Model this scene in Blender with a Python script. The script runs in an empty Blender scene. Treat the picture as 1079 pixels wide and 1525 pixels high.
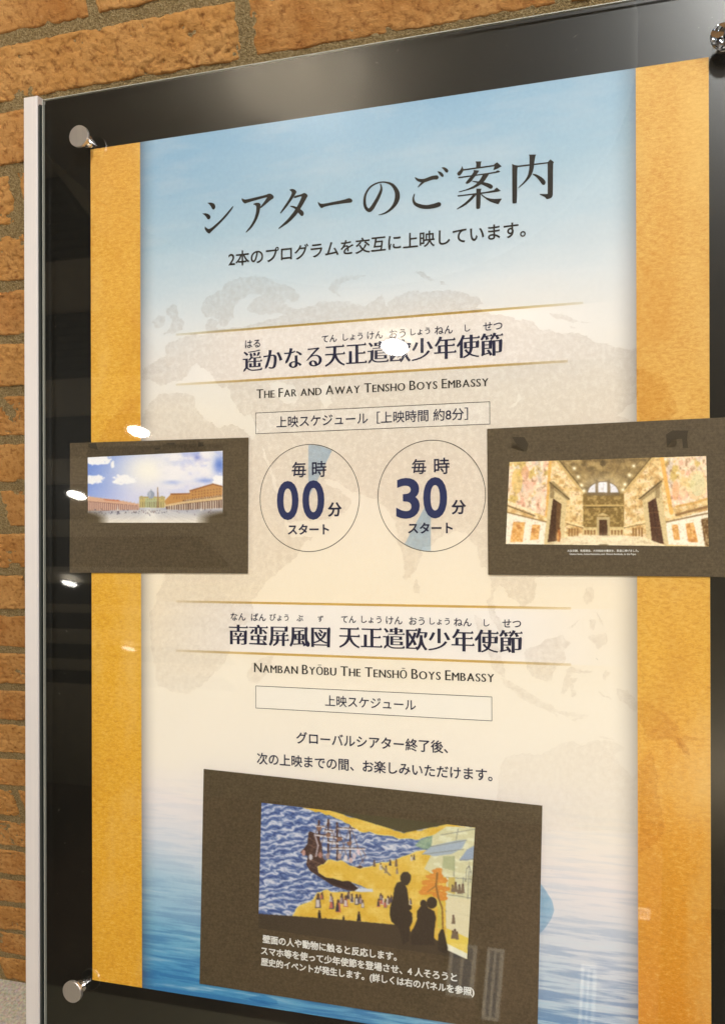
import bpy, math, random
import numpy as np
from mathutils import Matrix, Vector, noise as mnoise
from mathutils.geometry import delaunay_2d_cdt

SC = bpy.context.scene
COL = SC.collection
random.seed(7)

# ------------------------------------------------------------------ camera
# A visitor's eye, 1.14 m from a brick wall, looking down at a panel stand
# that leans back against the wall by 26 degrees.
F, CX, CY = 1561.92, 539.5, 809.84          # focal length and axis of the photograph (in its pixels)
TH, RO, PI_ = .340519, -.00255073, -.000617976
AL, DW = math.radians(26.0), 1.14
_c, _s = math.cos, math.sin
_Rx = np.array([[1, 0, 0], [0, _c(PI_), -_s(PI_)], [0, _s(PI_), _c(PI_)]])
_Rz = np.array([[_c(RO), -_s(RO), 0], [_s(RO), _c(RO), 0], [0, 0, 1]])
_R = _Rz @ _Rx
E1 = _R @ np.array([_c(TH), 0, -_s(TH)])
E2 = _R @ np.array([0, 1., 0])
NN = _R @ np.array([_s(TH), 0, _c(TH)])
MM = _c(AL) * NN - _s(AL) * E2
GG = _c(AL) * E2 + _s(AL) * NN
WM = np.array([E1, MM, -GG])
CAMP = np.array([0, -DW, 1.49313707])
DP = .594 / .6533949
ORG = np.array([-0.61288694, -0.51591889, 0.69888402])   # bottom left corner of the A1 sheet
_q = WM.T @ (ORG - CAMP)

def uv(px, py):
    """photograph measurement -> metres on the poster sheet (x right, z up)"""
    px = np.asarray(px, float); py = np.asarray(py, float)
    r = np.stack([(px - CX) / F, (py - CY) / F, np.ones_like(px)], -1)
    P = DP * r / (r @ NN)[..., None] - _q
    return P @ E1, -(P @ E2)

cam = bpy.data.cameras.new('camera'); camo = bpy.data.objects.new('camera', cam); COL.objects.link(camo)
right, up, fwd = WM @ np.array([1., 0, 0]), WM @ np.array([0, -1., 0]), WM @ np.array([0, 0, 1.])
camo.matrix_world = Matrix(((right[0], up[0], -fwd[0], CAMP[0]), (right[1], up[1], -fwd[1], CAMP[1]),
                            (right[2], up[2], -fwd[2], CAMP[2]), (0, 0, 0, 1)))
cam.sensor_fit = 'HORIZONTAL'; cam.sensor_width = 36; cam.lens = 36 * F / 1079
cam.shift_y = (CY - 762.5) / 1079
cam.clip_start = .02; cam.clip_end = 200
SC.camera = camo

# ------------------------------------------------------------------ world, lamps, exposure
world = bpy.data.worlds.new('World'); SC.world = world; world.use_nodes = True
bg = world.node_tree.nodes['Background']; bg.inputs[0].default_value = (1.0, .88, .74, 1); bg.inputs[1].default_value = .02
SC.view_settings.view_transform = 'Standard'; SC.view_settings.look = 'None'
SC.view_settings.exposure = .19; SC.view_settings.gamma = 1
SC.cycles.use_adaptive_sampling = True

def area(name, loc, target, size, power, color):
    l = bpy.data.lights.new(name, 'AREA'); l.shape = 'DISK'; l.size = size; l.energy = power; l.color = color
    o = bpy.data.objects.new(name, l); COL.objects.link(o); o.location = loc
    o.rotation_euler = (Vector(target) - Vector(loc)).to_track_quat('-Z', 'Y').to_euler()
    return o
area('overhead_lamp', (.15, -1.3, 3.12), (-.4, -.3, 1.1), .22, 31, (1, .985, .96))
area('room_fill', (1.6, -2.7, 2.7), (-.35, -.3, 1.0), .8, 35.5, (1, .99, .985))  # unseen fill added from behind right to light the sheet evenly
area('wall_fill', (-2.5, -1.15, 1.75), (-1.0, 0, .55), .5, 14, (1, .95, .86))  # added from the left to brighten the lower brickwork
area('ceiling_wash', (-2.4, -4.4, 1.0), (-2.9, -4.2, 3.2), 1.8, 17, (1, .92, .76))
CEIL = 3.2

# ------------------------------------------------------------------ helpers
def tag(o, label=None, cat=None, group=None, kind=None):
    if label: o['label'] = label
    if cat: o['category'] = cat
    if group: o['group'] = group
    if kind: o['kind'] = kind
    return o

def link(name, me, mat=None, parent=None, loc=None, rot=None):
    o = bpy.data.objects.new(name, me)
    COL.objects.link(o)
    if mat is not None and me is not None and not me.materials: me.materials.append(mat)
    if parent is not None: o.parent = parent
    if loc is not None: o.location = loc
    if rot is not None: o.rotation_euler = rot
    return o

def empty(name, loc=(0, 0, 0), rot=(0, 0, 0)):
    o = bpy.data.objects.new(name, None); COL.objects.link(o); o.location = loc; o.rotation_euler = rot
    o.empty_display_size = .05
    return o

class MB:
    def __init__(s): s.v = []; s.f = []; s.sm = []
    def box(s, x0, x1, y0, y1, z0, z1, b=0.0):
        n = len(s.v)
        if b <= 0:
            for z in (z0, z1):
                for x, y in ((x0, y0), (x1, y0), (x1, y1), (x0, y1)): s.v.append((x, y, z))
            s.f += [(n, n+3, n+2, n+1), (n+4, n+5, n+6, n+7), (n, n+1, n+5, n+4), (n+1, n+2, n+6, n+5), (n+2, n+3, n+7, n+6), (n+3, n, n+4, n+7)]
        else:                                     # bevelled front (towards -y) edges
            ring = [(x0, y1, z0), (x1, y1, z0), (x1, y1, z1), (x0, y1, z1),
                    (x0, y0+b, z0), (x1, y0+b, z0), (x1, y0+b, z1), (x0, y0+b, z1),
                    (x0+b, y0, z0+b), (x1-b, y0, z0+b), (x1-b, y0, z1-b), (x0+b, y0, z1-b)]
            s.v += ring
            s.f.append((n, n+3, n+2, n+1))
            for k in (0, 4):
                for i in range(4):
                    j = (i+1) % 4; s.f.append((n+k+i, n+k+j, n+k+4+j, n+k+4+i))
            s.f.append((n+8, n+9, n+10, n+11))
        return s
    def cyl(s, p0, p1, r0, r1=None, seg=32, caps=True, bev=0):
        r1 = r0 if r1 is None else r1
        a, b = Vector(p0), Vector(p1); d = (b - a).normalized()
        u = d.orthogonal().normalized(); w = d.cross(u)
        prof = [(0, r0), (1, r1)]
        L = (b - a).length
        if bev: prof = [(0, r0-bev), (bev/L, r0), (1-bev/L, r1), (1, r1-bev)]
        n = len(s.v)
        for t, r in prof:
            for i in range(seg):
                an = 2*math.pi*i/seg
                s.v.append(tuple(a + (b-a)*t + u*(r*math.cos(an)) + w*(r*math.sin(an))))
        for k in range(len(prof)-1):
            for i in range(seg):
                j = (i+1) % seg; s.f.append((n+k*seg+i, n+k*seg+j, n+(k+1)*seg+j, n+(k+1)*seg+i))
        if caps:
            s.f.append(tuple(n+i for i in reversed(range(seg)))); s.f.append(tuple(n+(len(prof)-1)*seg+i for i in range(seg)))
        return s
    def mesh(s, name):
        me = bpy.data.meshes.new(name); me.from_pydata(s.v, [], s.f); me.update(); return me
    def build(s, name, mat, parent=None, **k): return link(name, s.mesh(name), mat, parent, **k)

# node shorthand
def newmat(name):
    m = bpy.data.materials.new(name); m.use_nodes = True
    nt = m.node_tree; b = nt.nodes['Principled BSDF']
    return m, nt, b
def N(nt, typ, ins=None, **props):
    n = nt.nodes.new(typ)
    for k, v in props.items(): setattr(n, k, v)
    for k, v in (ins or {}).items():
        if hasattr(v, 'links') or isinstance(v, bpy.types.NodeSocket): nt.links.new(v, n.inputs[k])
        else: n.inputs[k].default_value = v
    return n
def math_(nt, op, a, b=None, c=None, clamp=False):
    n = nt.nodes.new('ShaderNodeMath'); n.operation = op; n.use_clamp = clamp
    for i, v in enumerate((a, b, c)):
        if v is None: continue
        if isinstance(v, bpy.types.NodeSocket): nt.links.new(v, n.inputs[i])
        else: n.inputs[i].default_value = v
    return n.outputs[0]
def mix(nt, fac, a, b, mode='MIX'):
    n = nt.nodes.new('ShaderNodeMix'); n.data_type = 'RGBA'; n.blend_type = mode
    for i, v in ((0, fac), (6, a), (7, b)):
        if isinstance(v, bpy.types.NodeSocket): nt.links.new(v, n.inputs[i])
        elif i == 0: n.inputs[0].default_value = v
        else: n.inputs[i].default_value = (*v, 1) if len(v) == 3 else v
    return n.outputs[2]
def ramp(nt, fac, stops, interp='LINEAR'):
    n = nt.nodes.new('ShaderNodeValToRGB'); cr = n.color_ramp; cr.interpolation = interp
    while len(cr.elements) > 1: cr.elements.remove(cr.elements[-1])
    cr.elements[0].position = stops[0][0]; cr.elements[0].color = (*stops[0][1], 1)
    for p, c_ in stops[1:]:
        e = cr.elements.new(p); e.color = (*c_, 1)
    nt.links.new(fac, n.inputs[0]); return n.outputs[0]
def bump(nt, b, h, strength, dist, normal=None):
    n = N(nt, 'ShaderNodeBump', {'Height': h, 'Strength': strength, 'Distance': dist})
    if normal is not None: nt.links.new(normal, n.inputs['Normal'])
    nt.links.new(n.outputs[0], b.inputs['Normal']); return n.outputs[0]
def lin(r, g=None, b=None, k=1.0):
    """display colour 0..255 -> linear, times k"""
    if g is None: r, g, b = r
    o = []
    for v in (r, g, b):
        v = v / 255.0
        o.append((v/12.92 if v <= .04045 else ((v+.055)/1.055)**2.4) * k)
    return tuple(o)

def objco(nt):
    tc = nt.nodes.new('ShaderNodeTexCoord'); return tc.outputs['Object']
def scaled(nt, vec, sx, sy, sz):
    return N(nt, 'ShaderNodeVectorMath', {0: vec, 1: (sx, sy, sz)}, operation='MULTIPLY').outputs[0]

# ------------------------------------------------------------------ materials
PK = .95      # how much a print's display colour exceeds its albedo under these lamps

def m_simple(name, col, rough=.5, metal=0, spec=.5):
    m, nt, b = newmat(name); b.inputs['Base Color'].default_value = (*col, 1)
    b.inputs['Roughness'].default_value = rough; b.inputs['Metallic'].default_value = metal
    b.inputs['Specular IOR Level'].default_value = spec
    return m

def m_brick():
    m, nt, b = newmat('fired_clay')
    co = objco(nt)
    inf = nt.nodes.new('ShaderNodeObjectInfo')
    off = N(nt, 'ShaderNodeVectorMath', {0: co, 1: N(nt, 'ShaderNodeVectorMath', {0: inf.outputs['Location'], 1: (3.7, 1, 9.3)}, operation='MULTIPLY').outputs[0]}, operation='ADD').outputs[0]
    base = ramp(nt, inf.outputs['Random'], [(0, (.38, .172, .042)), (.3, (.46, .225, .062)), (.55, (.33, .132, .032)), (.8, (.44, .215, .062)), (1, (.36, .138, .036))])
    n1 = N(nt, 'ShaderNodeTexNoise', {'Vector': off, 'Scale': 14.0, 'Detail': 6.0, 'Roughness': .65}).outputs[0]
    n2 = N(nt, 'ShaderNodeTexNoise', {'Vector': off, 'Scale': 120.0, 'Detail': 5.0, 'Roughness': .7}).outputs[0]
    n3 = N(nt, 'ShaderNodeTexNoise', {'Vector': scaled(nt, off, 1, 1, 1.6), 'Scale': 330.0, 'Detail': 3.0, 'Roughness': .6}).outputs[0]
    c1 = mix(nt, ramp(nt, n1, [(.35, (0, 0, 0)), (.7, (1, 1, 1))]), base, (.52, .28, .095))
    c2 = mix(nt, math_(nt, 'MULTIPLY', ramp(nt, n2, [(.32, (1, 1, 1)), (.50, (0, 0, 0))]), .78), c1, (.17, .055, .014))
    c3 = mix(nt, math_(nt, 'MULTIPLY', ramp(nt, n2, [(.62, (0, 0, 0)), (.78, (1, 1, 1))]), .45), c2, (.70, .45, .22))
    nt.links.new(c3, b.inputs['Base Color'])
    b.inputs['Roughness'].default_value = .92; b.inputs['Specular IOR Level'].default_value = .2
    h = math_(nt, 'ADD', math_(nt, 'MULTIPLY', n2, .9), math_(nt, 'MULTIPLY', n3, .5))
    bump(nt, b, h, 1.0, .0022)
    return m

def m_mortar():
    m, nt, b = newmat('sandy_mortar')
    co = objco(nt)
    n1 = N(nt, 'ShaderNodeTexNoise', {'Vector': co, 'Scale': 500.0, 'Detail': 4.0, 'Roughness': .7}).outputs[0]
    n2 = N(nt, 'ShaderNodeTexNoise', {'Vector': co, 'Scale': 9.0, 'Detail': 4.0}).outputs[0]
    v = N(nt, 'ShaderNodeTexVoronoi', {'Vector': co, 'Scale': 620.0}).outputs['Distance']
    c1 = ramp(nt, n1, [(.3, (.12, .082, .038)), (.5, (.32, .235, .108)), (.68, (.53, .42, .235))])
    c2 = mix(nt, math_(nt, 'MULTIPLY', n2, .4), c1, (.25, .15, .055))
    nt.links.new(c2, b.inputs['Base Color']); b.inputs['Roughness'].default_value = .95
    b.inputs['Specular IOR Level'].default_value = .15
    bump(nt, b, math_(nt, 'ADD', n1, math_(nt, 'MULTIPLY', v, .5)), 1.0, .0035)
    return m

def m_floor():
    m, nt, b = newmat('terrazzo_grey')
    co = objco(nt)
    n1 = N(nt, 'ShaderNodeTexNoise', {'Vector': co, 'Scale': 160.0, 'Detail': 4.0, 'Roughness': .7}).outputs[0]
    n2 = N(nt, 'ShaderNodeTexVoronoi', {'Vector': co, 'Scale': 240.0}).outputs['Color']
    c = ramp(nt, n1, [(.3, (.30, .27, .21)), (.5, (.50, .46, .38)), (.7, (.66, .62, .53))])
    c = mix(nt, .12, c, n2, 'OVERLAY')
    nt.links.new(c, b.inputs['Base Color']); b.inputs['Roughness'].default_value = .7
    bump(nt, b, n1, .3, .001)
    return m

def m_board():
    m, nt, b = newmat('black_satin_board')
    co = objco(nt)
    n1 = N(nt, 'ShaderNodeTexNoise', {'Vector': co, 'Scale': 700.0, 'Detail': 2.0}).outputs[0]
    n2 = N(nt, 'ShaderNodeTexNoise', {'Vector': co, 'Scale': 3.0, 'Detail': 3.0}).outputs[0]
    nt.links.new(ramp(nt, n1, [(.3, (.0035, .0035, .003)), (.7, (.0075, .0072, .006))]), b.inputs['Base Color'])
    nt.links.new(math_(nt, 'ADD', math_(nt, 'MULTIPLY', n2, .06), .26), b.inputs['Roughness'])
    b.inputs['Specular IOR Level'].default_value = .36
    bump(nt, b, n1, .10, .0003)
    return m

def m_acrylic():
    m = bpy.data.materials.new('clear_acrylic'); m.use_nodes = True; nt = m.node_tree; nt.nodes.clear()
    out = nt.nodes.new('ShaderNodeOutputMaterial')
    g = nt.nodes.new('ShaderNodeNewGeometry')
    fr = N(nt, 'ShaderNodeFresnel', {'IOR': 1.49})
    front = math_(nt, 'SUBTRACT', 1.0, g.outputs['Backfacing'])
    fac = math_(nt, 'MULTIPLY', math_(nt, 'MULTIPLY', fr.outputs[0], 1.75), front, clamp=True)
    t = N(nt, 'ShaderNodeBsdfTransparent', {'Color': (.985, .99, .985, 1)})
    gl = N(nt, 'ShaderNodeBsdfGlossy', {'Color': (1, 1, 1, 1), 'Roughness': .018})
    gh = N(nt, 'ShaderNodeBsdfGlossy', {'Color': (1, 1, 1, 1), 'Roughness': .16})      # haze of fine wiping scratches
    gl = N(nt, 'ShaderNodeMixShader', {0: .07, 1: gl.outputs[0], 2: gh.outputs[0]})
    mx = N(nt, 'ShaderNodeMixShader', {0: fac, 1: t.outputs[0], 2: gl.outputs[0]})
    nt.links.new(mx.outputs[0], out.inputs[0])
    return m

def m_gold(zmid):
    m, nt, b = newmat('gold_washi_print_%d' % (zmid > 0))
    co = objco(nt)
    n1 = N(nt, 'ShaderNodeTexNoise', {'Vector': scaled(nt, co, 1, 1, 2.2), 'Scale': 190.0, 'Detail': 6.0, 'Roughness': .75, 'Distortion': .6}).outputs[0]
    n2 = N(nt, 'ShaderNodeTexNoise', {'Vector': co, 'Scale': 9.0, 'Detail': 4.0, 'Roughness': .55}).outputs[0]
    n3 = N(nt, 'ShaderNodeTexNoise', {'Vector': scaled(nt, co, 1, 1, 3.0), 'Scale': 520.0, 'Detail': 3.0}).outputs[0]
    sep = N(nt, 'ShaderNodeSeparateXYZ', {0: co})
    z = math_(nt, 'DIVIDE', sep.outputs[2], .841)
    z = math_(nt, 'ADD', z, math_(nt, 'MULTIPLY', math_(nt, 'SUBTRACT', n2, .5), .25))
    if zmid > 0:   # right band, deeper orange towards its foot
        base = ramp(nt, z, [(0, lin(224, 144, 34, PK)), (.18, lin(230, 160, 46, PK)), (.40, lin(234, 178, 66, PK)), (.75, lin(222, 172, 88, PK)), (1, lin(218, 170, 92, PK))])
    else:
        base = ramp(nt, z, [(0, lin(234, 174, 48, PK)), (.35, lin(234, 178, 48, PK)), (.7, lin(230, 176, 60, PK)), (1, lin(218, 164, 78, PK))])
    c = mix(nt, ramp(nt, n1, [(.34, (.55, .55, .55)), (.52, (0, 0, 0))]), base, lin(196, 126, 36, PK))
    c = mix(nt, ramp(nt, n1, [(.52, (0, 0, 0)), (.68, (.5, .5, .5))]), c, lin(244, 206, 116, PK))
    c = mix(nt, ramp(nt, n3, [(.55, (0, 0, 0)), (.75, (.35, .35, .35))]), c, lin(250, 222, 140, PK))
    n4 = N(nt, 'ShaderNodeTexNoise', {'Vector': scaled(nt, co, 1, 1, .5), 'Scale': 14.0, 'Detail': 5.0, 'Roughness': .6}).outputs[0]
    c = mix(nt, ramp(nt, n4, [(.50, (0, 0, 0)), (.72, (.5, .5, .5))]), c, lin(240, 202, 122, PK))
    c = mix(nt, ramp(nt, n4, [(.30, (.35, .35, .35)), (.46, (0, 0, 0))]), c, lin(206, 140, 44, PK))
    nt.links.new(c, b.inputs['Base Color']); b.inputs['Roughness'].default_value = .6; b.inputs['Specular IOR Level'].default_value = .25
    return m

XL0, XL1 = uv(210.1, 840)[0], uv(948.1, 840)[0]     # inner edges of the gold bands
def m_artwork():
    m, nt, b = newmat('sky_and_sea_print')
    co = objco(nt)
    sep = N(nt, 'ShaderNodeSeparateXYZ', {0: co}); x, z0 = sep.outputs[0], sep.outputs[2]
    nW = N(nt, 'ShaderNodeTexNoise', {'Vector': scaled(nt, co, 1.3, 1, 4.5), 'Scale': 3.2, 'Detail': 5.0, 'Roughness': .55}).outputs[0]
    zz = math_(nt, 'DIVIDE', z0, .841)
    tilt = math_(nt, 'MULTIPLY', math_(nt, 'SUBTRACT', x, .3), -.16)       # right side of the sky is paler
    zz2 = math_(nt, 'ADD', zz, math_(nt, 'MULTIPLY', math_(nt, 'SUBTRACT', nW, .5), .085))
    hi = math_(nt, 'MULTIPLY', math_(nt, 'MAXIMUM', math_(nt, 'SUBTRACT', zz, .72), 0.0), 3.5, clamp=True)
    zs = math_(nt, 'ADD', zz2, math_(nt, 'MULTIPLY', tilt, hi))
    lo = math_(nt, 'MULTIPLY', math_(nt, 'MAXIMUM', math_(nt, 'SUBTRACT', .3, zz), 0.0), 4.0, clamp=True)
    zs = math_(nt, 'ADD', zs, math_(nt, 'MULTIPLY', math_(nt, 'MULTIPLY', math_(nt, 'SUBTRACT', x, .05), .23), lo))
    def L(r, g, b_): return lin(r, g, b_, PK)
    base = ramp(nt, zs, [(0, L(66, 142, 194)), (.035, L(86, 160, 206)), (.085, L(126, 184, 216)), (.135, L(180, 208, 228)), (.18, L(222, 226, 236)), (.23, L(244, 236, 236)),
                         (.28, L(251, 242, 230)), (.36, L(252, 242, 226)), (.47, L(251, 237, 214)), (.58, L(245, 232, 216)), (.68, L(240, 232, 220)), (.745, L(234, 230, 226)),
                         (.79, L(220, 224, 228)), (.84, L(196, 211, 222)), (.90, L(172, 197, 214)), (1, L(144, 180, 208))])
    # sea: long flat ripples that fade in towards the foot of the sheet
    wv = N(nt, 'ShaderNodeTexNoise', {'Vector': scaled(nt, co, 6, 1, 84), 'Scale': 2.0, 'Detail': 4.0, 'Roughness': .55, 'Distortion': .4}).outputs[0]
    wv2 = N(nt, 'ShaderNodeTexNoise', {'Vector': scaled(nt, co, 12, 1, 150), 'Scale': 1.6, 'Detail': 3.0, 'Roughness': .55, 'Distortion': .5}).outputs[0]
    amt = math_(nt, 'MULTIPLY', math_(nt, 'SUBTRACT', .265, zz), 4.0, clamp=True)
    w = math_(nt, 'ADD', math_(nt, 'MULTIPLY', wv, .65), math_(nt, 'MULTIPLY', wv2, .35))
    dark = math_(nt, 'MULTIPLY', math_(nt, 'MULTIPLY', math_(nt, 'SUBTRACT', w, .47), 11.0, clamp=True), amt, clamp=True)
    lite = math_(nt, 'MULTIPLY', math_(nt, 'MULTIPLY', math_(nt, 'SUBTRACT', .45, w), 11.0, clamp=True), amt, clamp=True)
    low = math_(nt, 'MULTIPLY', math_(nt, 'SUBTRACT', .17, zz), 9.0, clamp=True)
    dcol = mix(nt, low, L(164, 190, 218), L(40, 112, 176))
    lcol = mix(nt, low, L(250, 244, 244), L(176, 212, 232))
    c = mix(nt, math_(nt, 'MULTIPLY', dark, .68), base, dcol)
    c = mix(nt, math_(nt, 'MULTIPLY', lite, .6), c, lcol)
    # paper grain of the parchment zone and cloud wisps of the sky
    gr = N(nt, 'ShaderNodeTexNoise', {'Vector': co, 'Scale': 260.0, 'Detail': 4.0, 'Roughness': .7}).outputs[0]
    c = mix(nt, .06, c, ramp(nt, gr, [(.35, (.2, .2, .2)), (.65, (.8, .8, .8))]), 'OVERLAY')
    cl = N(nt, 'ShaderNodeTexNoise', {'Vector': scaled(nt, co, 2.2, 1, 9), 'Scale': 4.0, 'Detail': 6.0, 'Roughness': .6}).outputs[0]
    clf = math_(nt, 'MULTIPLY', math_(nt, 'MULTIPLY', math_(nt, 'SUBTRACT', cl, .48), 3.0, clamp=True), math_(nt, 'MULTIPLY', math_(nt, 'SUBTRACT', zz, .74), 8.0, clamp=True))
    c = mix(nt, math_(nt, 'MULTIPLY', clf, .45), c, L(206, 212, 218))
    # pale strips behind the two headings, paler boxes inside the two frames
    def band(v, a, b_, soft):
        return math_(nt, 'MULTIPLY', math_(nt, 'DIVIDE', math_(nt, 'SUBTRACT', v, float(a)), soft, clamp=True), math_(nt, 'DIVIDE', math_(nt, 'SUBTRACT', float(b_), v), soft, clamp=True), clamp=True)
    for ya, yb in ((476, 555), (901, 980)):
        f_ = math_(nt, 'MULTIPLY', band(z0, uv(555, yb)[1], uv(555, ya)[1], .0006), band(x, .075, .53, .10))
        c = mix(nt, math_(nt, 'MULTIPLY', f_, .9), c, L(250, 243, 238))
    for tl, br in (((380.5, 614.7), (729.4, 631.9)), ((380.6, 1021.2), (732.5, 1074.2))):
        (xa, za), (xb, zb) = uv(*tl), uv(*br)
        c = mix(nt, math_(nt, 'MULTIPLY', math_(nt, 'MULTIPLY', band(z0, zb, za, .0004), band(x, xa, xb, .0004)), .45), c, L(250, 246, 240))
    # printed soft edge beside each gold band
    eL = math_(nt, 'DIVIDE', math_(nt, 'SUBTRACT', x, float(XL0)), .020, clamp=True)
    eR = math_(nt, 'DIVIDE', math_(nt, 'SUBTRACT', float(XL1), x), .024, clamp=True)
    e = math_(nt, 'MULTIPLY', math_(nt, 'POWER', math_(nt, 'SUBTRACT', 1.0, eL), 2.0), .72)
    e2 = math_(nt, 'MULTIPLY', math_(nt, 'POWER', math_(nt, 'SUBTRACT', 1.0, eR), 2.0), .62)
    c = mix(nt, math_(nt, 'ADD', e, e2, clamp=True), c, mix(nt, .5, L(96, 92, 92), mix(nt, 1.0, c, L(130, 130, 140), 'MULTIPLY')))
    nt.links.new(c, b.inputs['Base Color']); b.inputs['Roughness'].default_value = .55; b.inputs['Specular IOR Level'].default_value = .25
    return m

def m_veil(name, ratio, a_stops, nscale=0, axis='z', amp=0.0):
    """thin printed tint over the sheet: filters the light going in and coming out, fading along one axis"""
    m = bpy.data.materials.new(name); m.use_nodes = True; nt = m.node_tree; nt.nodes.clear()
    out = nt.nodes.new('ShaderNodeOutputMaterial')
    co = objco(nt); sep = N(nt, 'ShaderNodeSeparateXYZ', {0: co})
    v = sep.outputs[2] if axis == 'z' else sep.outputs[0]
    a = ramp(nt, v, [(p, (q, q, q)) for p, q in a_stops])
    if nscale:
        n1 = N(nt, 'ShaderNodeTexNoise', {'Vector': co, 'Scale': nscale, 'Detail': 6.0, 'Roughness': .75}).outputs[0]
        n2 = N(nt, 'ShaderNodeTexNoise', {'Vector': co, 'Scale': nscale/12, 'Detail': 3.0}).outputs[0]
        f1 = math_(nt, 'MULTIPLY', math_(nt, 'SUBTRACT', n1, .38), 4.2, clamp=True)
        f2 = math_(nt, 'ADD', n2, .5)
        a = math_(nt, 'MULTIPLY', a, math_(nt, 'MULTIPLY', math_(nt, 'ADD', math_(nt, 'MULTIPLY', f1, amp), 1.0 - amp*.55), f2), clamp=True)
    c = mix(nt, a, (1, 1, 1), tuple(math.sqrt(q) for q in ratio))
    t = N(nt, 'ShaderNodeBsdfTransparent', {'Color': c}); nt.links.new(t.outputs[0], out.inputs[0])
    return m

def m_card():
    m, nt, b = newmat('dark_photo_paper')
    co = objco(nt)
    n1 = N(nt, 'ShaderNodeTexNoise', {'Vector': scaled(nt, co, 1, 1, 1), 'Scale': 420.0, 'Detail': 3.0, 'Roughness': .7}).outputs[0]
    n2 = N(nt, 'ShaderNodeTexNoise', {'Vector': co, 'Scale': 7.0, 'Detail': 3.0}).outputs[0]
    wv = N(nt, 'ShaderNodeTexNoise', {'Vector': scaled(nt, co, 40, 1, 900), 'Scale': 1.0, 'Detail': 1.0}).outputs[0]
    c = ramp(nt, n1, [(.3, lin(66, 54, 37, PK)), (.7, lin(104, 90, 67, PK))])
    c = mix(nt, math_(nt, 'MULTIPLY', n2, .5), c, lin(90, 74, 52, PK))
    c = mix(nt, .12, c, ramp(nt, wv, [(.4, (.25, .25, .25)), (.6, (.75, .75, .75))]), 'OVERLAY')
    nt.links.new(c, b.inputs['Base Color']); b.inputs['Roughness'].default_value = .5; b.inputs['Specular IOR Level'].default_value = .3
    return m

def m_vcol():
    m, nt, b = newmat('colour_photo_print')
    at = N(nt, 'ShaderNodeAttribute', attribute_name='ink')
    co = objco(nt)
    n1 = N(nt, 'ShaderNodeTexNoise', {'Vector': co, 'Scale': 900.0, 'Detail': 2.0}).outputs[0]
    c = mix(nt, .10, at.outputs['Color'], ramp(nt, n1, [(.3, (.2, .2, .2)), (.7, (.8, .8, .8))]), 'OVERLAY')
    nt.links.new(c, b.inputs['Base Color']); b.inputs['Roughness'].default_value = .5; b.inputs['Specular IOR Level'].default_value = .25
    return m

def m_ink(name, col): return m_simple(name, col, .6, 0, .25)

def m_emit(name, col, s):
    m = bpy.data.materials.new(name); m.use_nodes = True; nt = m.node_tree; nt.nodes.clear()
    out = nt.nodes.new('ShaderNodeOutputMaterial')
    e = N(nt, 'ShaderNodeEmission', {'Color': (*col, 1), 'Strength': s}); nt.links.new(e.outputs[0], out.inputs[0])
    return m

def m_brushed(name, col, rough, metal=1.0, sc=(1, 1, 400)):
    m, nt, b = newmat(name); co = objco(nt)
    n1 = N(nt, 'ShaderNodeTexNoise', {'Vector': scaled(nt, co, *sc), 'Scale': 3.0, 'Detail': 3.0}).outputs[0]
    nt.links.new(ramp(nt, n1, [(.3, tuple(v*.93 for v in col)), (.7, col)]), b.inputs['Base Color'])
    b.inputs['Metallic'].default_value = metal; b.inputs['Roughness'].default_value = rough
    return m

BRICK, MORTAR, FLOORM, BOARD, ACR = m_brick(), m_mortar(), m_floor(), m_board(), m_acrylic()
SILVER = m_brushed('anodised_silver', (.70, .655, .63), .55, 0.15, (400, 1, 1))
CHANNEL = m_simple('grey_channel', (.040, .046, .042), .4, .3)
EDGE = m_simple('acrylic_cut_edge', (.42, .43, .38), .35)
CHROME = m_simple('polished_steel', (.80, .78, .76), .07, 1)
SATIN = m_brushed('satin_steel', (.66, .62, .58), .28, .82, (300, 1, 1))
m, nt, b = newmat('dented_mirror'); b.inputs['Metallic'].default_value = 1; b.inputs['Roughness'].default_value = .05
b.inputs['Base Color'].default_value = (.42, .48, .62, 1)  # bluish mirror image put into the base colour
_n = N(nt, 'ShaderNodeTexVoronoi', {'Vector': objco(nt), 'Scale': 170.0}); bump(nt, b, _n.outputs['Distance'], 1.0, .004); MIRROR = m
DARK = m_ink('print_black_brown', (.020, .016, .013))
NAVY = m_ink('print_navy', (.005, .007, .040))
BLUEINK = m_ink('print_deep_blue', (.009, .019, .098))
BLACK = m_ink('print_black', (.018, .015, .013))
WHITEINK = m_ink('print_white', (.80, .79, .76))

# ------------------------------------------------------------------ brick wall, floor, ceiling
CRS = .0686            # one course
WALLTOP = CEIL
mb = MB(); mb.box(-7, 4, .0028, .2, 0, CEIL)
# front face of the mortar as a fine-enough sheet is not needed: relief comes from its bump
wall = mb.build('brick_wall', MORTAR); tag(wall, kind='structure')

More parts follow.
